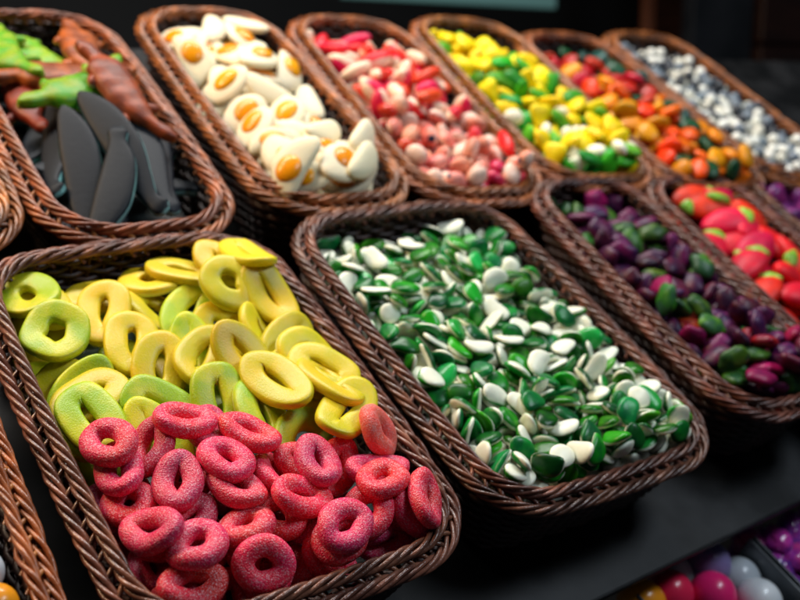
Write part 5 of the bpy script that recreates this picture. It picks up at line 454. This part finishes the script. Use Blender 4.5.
GROUPS = dict(y='yellow and lime gummy rings in the large front basket', p='sugared pink rings in the large front basket', g='green and white gummy drops in their basket',
    c='dark berry gummies in the narrow front basket', s='strawberry gummies heaped in their basket', t='red and cream gummies in the back row', u='pink speckled lumps in the back row',
    v='yellow and green cluster gummies in the back row', w='gumdrops in the assorted basket', b='tiny sugar balls in the farthest basket', e='dark purple jellies at the right edge',
    o='fried-egg gummies in the back row', f='liquorice fish at the top left', x='gummy crocodiles at the top left')
LOOK = dict(y='lemon-yellow gummy ring', z='lime-green gummy ring', p='raspberry-pink sugared ring', q='plum-pink sugared ring', k='coral sugared ring with a small round hole',
    s='big red strawberry gummy with a green top', c0='dark plum berry gummy', c1='cherry-red berry gummy', c2='green berry gummy', c3='violet berry gummy',
    t='red and cream gummy', u0='pink speckled gummy lump', u1='deep red gummy lump', v0='bright yellow cluster gummy', v1='green cluster gummy', v2='white cluster gummy',
    w0='red gumdrop', w1='orange gumdrop', w2='amber gumdrop', w3='dark green gumdrop', w4='dark teal gumdrop', b0='white sugar ball', b1='grey sugar ball', b2='speckled cream sugar ball',
    b3='black sugar ball', e='dark purple jelly lump', o='fried-egg gummy with an orange yolk', o9='plain white oblong gummy', f='black liquorice fish', x0='cola-brown gummy crocodile', x1='green gummy crocodile')
WHERE = dict(A='the large front basket', B='the wide green basket', C='the plum berry basket', D='the strawberry basket', E='the purple basket', G='the fried-egg basket',
    H='the cream basket', I='the yellow cluster basket', J='the gumdrop basket', K='the farthest basket', F='the liquorice basket')
def look(c): return LOOK.get(c) or LOOK[c[0]]
ROWLAB = {}
def make_rows():
    for key, fam, tail, n in (('A', 'yz', 'of the yellow ring half', 6), ('A', 'pqk', 'of the pink ring half', 6), ('G', 'o', 'of the egg basket', 4), ('D', 's', 'of the strawberry basket', 3)):
        it = [(photo_xy(key, [c / 10000 for c in r[2:5]]), i, r[0]) for i, r in enumerate(POSES[key]) if r[1] >= 0 and r[0][0] in fam]
        it.sort(key=lambda a: a[0][1] + .25 * a[0][0])
        for q in range(0, len(it), n):
            row = sorted(it[q:q + n])
            for j, (uv, i, c) in enumerate(row):
                ROWLAB[key, i] = '%s, %s from left in %s row %s' % (look(c).replace(' with a small round hole', '').replace(' with an orange yolk', '').replace('big red ', '').replace(' with a green top', ''), ORD[j], ORD[q // n], tail)
make_rows()
FISH = {}
def label_for(key, code, hi, p, e, i):
    x, y, yaw, W, L, z, k = seat(key); g = GROUPS[{'z': 'y', 'q': 'p', 'k': 'p', 'h': 'g'}.get(code[0], code[0])]
    if (key, i) in ROWLAB: return ROWLAB[key, i], g
    if key == 'F':
        if hi < 0: return 'black liquorice fish buried at the bottom of the pile at the top left', g
        return HANDF[hi], g
    if hi < 0 and key in 'ADG': return look(code).replace(' with an orange yolk', '').replace(' with a green top', '') + ' mostly buried low in ' + WHERE[key], g
    fy = y_zone = ('far', 'middle', 'near')[0 if p[1] > L * .13 else 1 if p[1] > -L * .12 else 2]
    fx = ('left', 'right')[p[0] > 0] if W < .2 else ('left', 'centre', 'right')[0 if p[0] < -.028 else 1 if p[0] < .028 else 2]
    zone = ' in the %s %s of %s' % (fy, fx, WHERE[key])
    if key == 'B':
        up = (Euler(e).to_matrix() @ Vector((0, 0, 1))).z
        lk = ('bright' if code[0] == 'h' else 'dark') + ' green gummy drop' if up > .35 else 'gummy drop lying white side up' if up < -.35 else 'gummy drop tipped on edge'
        return lk + zone, g
    return look(code) + zone, g
HANDF = ['black liquorice fish deep in the pile near the right wall of its basket', 'black liquorice fish deep in the pile by the left wall of its basket',
    'leftmost black liquorice fish in the basket at the top left', 'second black liquorice fish from the left, beside the leftmost one',
    'black liquorice fish lying highest along the right wall of the top left basket', 'third long black liquorice fish from the left', 'short black liquorice fish at the front rim of the top left basket',
    'black liquorice fish in the front right corner of the top left basket', 'long black liquorice fish next to the right wall of its basket', 'black liquorice fish tilted over the second one from the left',
    'black liquorice fish in the middle of the fan of fish', 'short black liquorice fish across the tails, near the front right corner',
    'cola-brown gummy crocodile at the left edge of the photo', 'cola-brown gummy crocodile crossing under the green ones', 'upper green gummy crocodile in the top left basket',
    'green gummy crocodile cut off by the left edge of the photo', 'cola-brown gummy crocodile near the far right corner of the top left basket',
    'lower green gummy crocodile reaching down towards the black fish', 'outer cola-brown gummy crocodile along the right wall of the top left basket']

for key, rows in POSES.items():
    for i, r in enumerate(rows):
        code, hi = r[0], r[1]; p = [c / 10000 for c in r[2:5]]; p[2] += LIFT.get(key, 0); e = [math.radians(c) for c in r[5:8]]
        lb, gr = label_for(key, code, hi, p, e, i)
        sweet(code, key, p, e, lb, CATS[code[0]], gr)

# what lies deeper than the largest three hundred: one object per basket
for key, rows in REST.items():
    x, y, yaw, W, L, z, k = seat(key); V = []; F = []; mi = []; mats = []
    for r in rows:
        me = TYPES[r[0]]['mesh']; M = Matrix.Translation([c / 10000 for c in r[2:5]]) @ Euler([math.radians(c) for c in r[5:8]]).to_matrix().to_4x4(); o = len(V)
        if me.materials[0] not in mats: mats.append(me.materials[0])
        V += [tuple(M @ v.co) for v in me.vertices]; F += [tuple(i + o for i in p.vertices) for p in me.polygons]; mi += [mats.index(me.materials[0])] * len(me.polygons)
    o = link(bpy.data.objects.new('gummy_drops' if key == 'B' else 'sweets', mesh_from('gummy_drops', V, F, mats, fm=mi)))
    o.matrix_world = SH @ Matrix.Translation((x, y, z + LIFT.get(key, 0))) @ Matrix.Rotation(math.radians(yaw), 4, 'Z') @ Matrix.Scale(k, 4)
    tag(o, 'small gummies glimpsed in gaps low in ' + WHERE[key], 'gummies', None, 'stuff')

# ---- the sloping shelves
black = noisy('black_lacquer', (.003, .0033, .0036), (.022, .0225, .024), 22, rough=(.38, .6), bmp=.12, stops=(.42, .72))
def box_vf(x0, x1, y0, y1, z0, z1):
    V = [(x, y, z) for x in (x0, x1) for y in (y0, y1) for z in (z0, z1)]
    return V, [(0, 1, 3, 2), (4, 6, 7, 5), (0, 4, 5, 1), (2, 3, 7, 6), (0, 2, 6, 4), (1, 5, 7, 3)]
def solid(name, vf, mat, shelf=True, bev=.002):
    o = link(bpy.data.objects.new(name, mesh_from(name, vf[0], vf[1], (mat,), smooth=False)))
    if bev:
        b = o.modifiers.new('bevel', 'BEVEL'); b.width = bev; b.segments = 2
    if shelf: o.matrix_world = SH
    return o
def structure(o): return tag(o, kind='structure')
zl = -DEPTH - .0005
fr = [(-.6, .147), (1.9, .3696), (1.9, .582), (-.6, .582)]      # front edge runs slightly askew of the basket row
structure(solid('display_shelf', ([(x, y, z) for z in (zl - .006, zl) for x, y in fr],
    [(3, 2, 1, 0), (4, 5, 6, 7), (0, 1, 5, 4), (1, 2, 6, 5), (2, 3, 7, 6), (3, 0, 4, 7)]), black))
structure(solid('upper_display_shelf', box_vf(-.6, 1.9, .584, 1.0, zl - .036, zl - .0062), black))
# ---- lower bins under the front edge of the shelf
def place_s(o, x, y, z, yaw=0, e=(0, 0, 0)):
    o.matrix_world = SH @ Matrix.Translation((x, y, z)) @ Matrix.Rotation(yaw, 4, 'Z') @ Euler(e).to_matrix().to_4x4()
black.node_tree.nodes['Principled BSDF'].inputs['Specular IOR Level'].default_value = .3
clear = plain('bin_plastic', (.10, .11, .12), .18, **{'Coat Weight': .4})
AY = math.atan(.0868)
def bin_thing(x0, x1, label):
    root = tag(link(bpy.data.objects.new('candy_bin', None)), label, 'bin', 'low bins under the shelf edge')
    place_s(root, .66, .262, -.155, AY)
    def b(nm, vf):
        o = part(nm, mesh_from(nm, vf[0], vf[1], (clear,), smooth=False), root); m = o.modifiers.new('b', 'BEVEL'); m.width = .0012; m.segments = 2
    b('bin_floor', box_vf(x0 + .0022, x1 - .0022, -.158, .0, 0, .002))
    b('side_wall', box_vf(x0, x0 + .002, -.16, .0, 0, .052)); b('side_wall', box_vf(x1 - .002, x1, -.16, .0, 0, .052))
    b('front_wall', box_vf(x0 + .0022, x1 - .0022, -.16, -.1582, 0, .05))
bin_thing(-.128, .009, 'low dark plastic bin of round gumballs under the shelf edge at the lower right')
bin_thing(.013, .180, 'low dark plastic bin of shiny magenta and purple wrapped sweets in the lower right corner')
GB = [('n0', .573, .249, -.118, 'raspberry red gumball on the left of the low bin'), ('n0', .607, .236, -.117, 'raspberry red gumball beside the white one in the low bin'),
      ('n5', .628, .262, -.119, 'slate purple gumball behind the red ones in the low bin'), ('n2', .643, .219, -.118, 'white gumball against the bin divider at the lower right'),
      ('n3', .545, .250, -.119, 'orange gumball at the left end of the low bin'), ('n4', .598, .268, -.130, 'dark grey gumball under the shelf edge in the low bin'), ('n4', .655, .246, -.130, 'grey gumball wedged by the divider in the low bin'),
      ('n0', .612, .205, -.121, 'raspberry red gumball in front of the white one')]
for c, x, y, z, lb in GB:
    o = link(bpy.data.objects.new('gumball', TYPES[c]['mesh'])); tag(o, lb, 'gumball', 'gumballs in the low bin'); place_s(o, x, y, z); o.scale = (1.15,) * 3
def foil(name, col, bl):
    m = gummy(name, col, None, rough=.22, sss=.05, blotch=bl, amt=.2, hue=.03, coat=.6, bscale=70); return m
fo = [foil('magenta_foil', (.55, .04, .25), (.28, .03, .35)), foil('purple_foil', (.14, .03, .30), (.40, .04, .30))]
WRAP = []
for i in range(4):
    rng = random.Random(300 + i); v, f = blob_mesh(.017, .013, .010, .009, 300 + i, nu=30, nv=16, lump=.12, pw=.8)
    v = [(x + rng.gauss(0, .0005), y + rng.gauss(0, .0005), z + rng.gauss(0, .0006)) for x, y, z in v]
    WRAP.append(mesh_from('wrapped_sweet', v, f, (fo[i % 2],)))
rng = random.Random(8); q = 0
for a, row in enumerate(((.685, .262), (.712, .266), (.740, .270), (.768, .272), (.690, .240), (.718, .243), (.746, .245), (.774, .25), (.692, .217), (.720, .219), (.748, .222), (.776, .225))):
    for lay in (0, 1):
        o = link(bpy.data.objects.new('wrapped_sweet', WRAP[(a * 3 + lay) % 4 if a % 3 else 0])); 
        tag(o, 'shiny crinkled ' + ('purple' if o.data.materials[0] is fo[1] else 'magenta') + ' wrapped sweet heaped in the corner bin', 'wrapped sweet', 'wrapped sweets in the corner bin')
        place_s(o, row[0] + rng.gauss(0, .003), row[1] - .002 + rng.gauss(0, .002), -.141 + .017 * lay, rng.uniform(0, 6.3), (rng.gauss(0, .35), rng.gauss(0, .35), 0))
# floor below the bins
structure(solid('counter_base', box_vf(-.6, 1.9, -.02, .20, -.20, -.17), black))
# balls in the basket at the lower left corner
for c, px, lb in (('n3', (.0965, .3075, -.003), 'orange gumball by the basket rim at the lower left corner'), ('n4', (.0955, .331, -.006), 'pale grey gumball above the orange one'),
                  ('n4', (.074, .318, -.006), 'grey gumball left of the orange one'), ('n4', (.094, .355, -.008), 'dull grey gumball at the left edge of the photo'), ('n4', (.072, .342, -.008), 'grey gumball partly cut off by the left edge'),
                  ('n3', (.086, .285, -.006), 'orange gumball at the very bottom left'), ('n4', (.092, .379, -.010), 'grey gumball farthest up the corner basket'), ('n4', (.04, .30, -.03), 'grey gumball hidden low in the corner basket')):
    o = link(bpy.data.objects.new('gumball', TYPES[c]['mesh'])); tag(o, lb, 'gumball', 'gumballs in the corner basket'); place_s(o, *px); o.scale = (.72,) * 3

# ---- dim shop interior behind
def wbox(name, x0, x1, y0, y1, z0, z1, mat, label=None, cat=None):
    o = solid(name, box_vf(x0, x1, y0, y1, z0, z1), mat, shelf=False, bev=.003)
    return tag(o, label, cat) if label else structure(o)
void = noisy('dark_plaster', (.0035, .004, .0045), (.008, .009, .010), 3, rough=(.6, .8))
wood = noisy('dark_wood', (.020, .006, .003), (.045, .013, .006), 5, rough=(.35, .55), stretch=(1, 1, 9))
slate = noisy('slate_panel', (.010, .013, .017), (.030, .034, .042), 6, rough=(.4, .6))
wbox('back_wall', -1.6, 4.2, 2.30, 2.36, -.8, 2.2, void)
wbox('shop_floor', -1.6, 4.2, -1.0, 2.29, -.9, -.85, void)
wbox('wall_panel', 2.19, 2.425, 1.72, 1.76, -.3, 1.2, slate, 'slate grey upright panel in the dim background at the upper right', 'panel')
cab = tag(link(bpy.data.objects.new('wooden_cabinet', None)), 'dark brown wooden cabinet in the dim background at the upper right', 'cabinet'); cab.location = (2.44, 1.7, -.3)
for z0, z1 in ((0, .30), (.31, .565), (.575, .80), (.81, 1.3)):
    o = part('drawer_front', mesh_from('drawer_front', *box_vf(0, 1.4, 0, .06, z0, z1), (wood,), smooth=False), cab); b = o.modifiers.new('b', 'BEVEL'); b.width = .006; b.segments = 2
part('cabinet_body', mesh_from('cabinet_body', *box_vf(0, 1.4, .062, .4, -.002, 1.3), (wood,), smooth=False), cab)
wbox('thin_post', 1.997, 2.030, 1.70, 1.72, -.3, 1.2, noisy('copper_post', (.10, .028, .010), (.16, .05, .02), 8), 'thin copper-brown post standing in the dark behind the baskets', 'post')
m, nt, b = new_mat('teal_glow'); b.inputs['Base Color'].default_value = (.1, .2, .2, 1)
b.inputs['Emission Color'].default_value = (.24, .55, .50, 1); b.inputs['Emission Strength'].default_value = .09
wbox('lit_shelf_strip', 1.16, 1.74, 1.74, 1.76, .573, .66, m, 'pale teal lit shelf strip blurred at the top edge of the photo', 'light strip')

# ---- camera (same frame as the shelves, then tilted with them)
R = ((.83508, -.47568, .27634), (.1087, .6351, .76475), (.53928, .60859, -.58206))
cam = bpy.data.cameras.new('camera'); co = bpy.data.objects.new('camera', cam); COL.objects.link(co)
rt, up, fw = (Vector(v) for v in R)
mc = Matrix((( rt.x, up.x, -fw.x, 0), (rt.y, up.y, -fw.y, 0), (rt.z, up.z, -fw.z, .4574), (0, 0, 0, 1)))
co.matrix_world = SH @ mc
cam.sensor_width = 36; cam.lens = 1065.3 / 800 * 36; cam.clip_start = .01; cam.clip_end = 50
cam.dof.use_dof = True; cam.dof.focus_distance = .60; cam.dof.aperture_fstop = 6.0
SCN.camera = co

# ---- light: soft case lamps and window light
w = bpy.data.worlds.new('World'); SCN.world = w; w.use_nodes = True
w.node_tree.nodes['Background'].inputs[0].default_value = (.55, .65, .8, 1); w.node_tree.nodes['Background'].inputs[1].default_value = .025
def area(name, loc, target, size, power, col):
    l = bpy.data.lights.new(name, 'AREA'); l.shape = 'RECTANGLE'; l.size, l.size_y = size; l.energy = power; l.color = col
    o = bpy.data.objects.new(name, l); COL.objects.link(o); o.location = loc
    o.rotation_euler = (Vector(target) - Vector(loc)).to_track_quat('-Z', 'Y').to_euler(); return o
area('case_lamp', (.45, .80, 1.35), (.45, .5, .2), (1.4, .15), 17, (1, .97, .93))
area('window_light', (1.0, -.25, 1.15), (.60, .35, .1), (.6, .25), 5.5, (.78, .89, 1))
area('warm_lamp', (-.30, .75, .95), (.2, .65, .35), (.2, .2), 4.5, (1, .66, .36))

SCN.view_settings.view_transform = 'Standard'; SCN.view_settings.look = 'None'
SCN.view_settings.gamma = 1; SCN.view_settings.exposure = .45
SCN.render.engine = 'CYCLES'
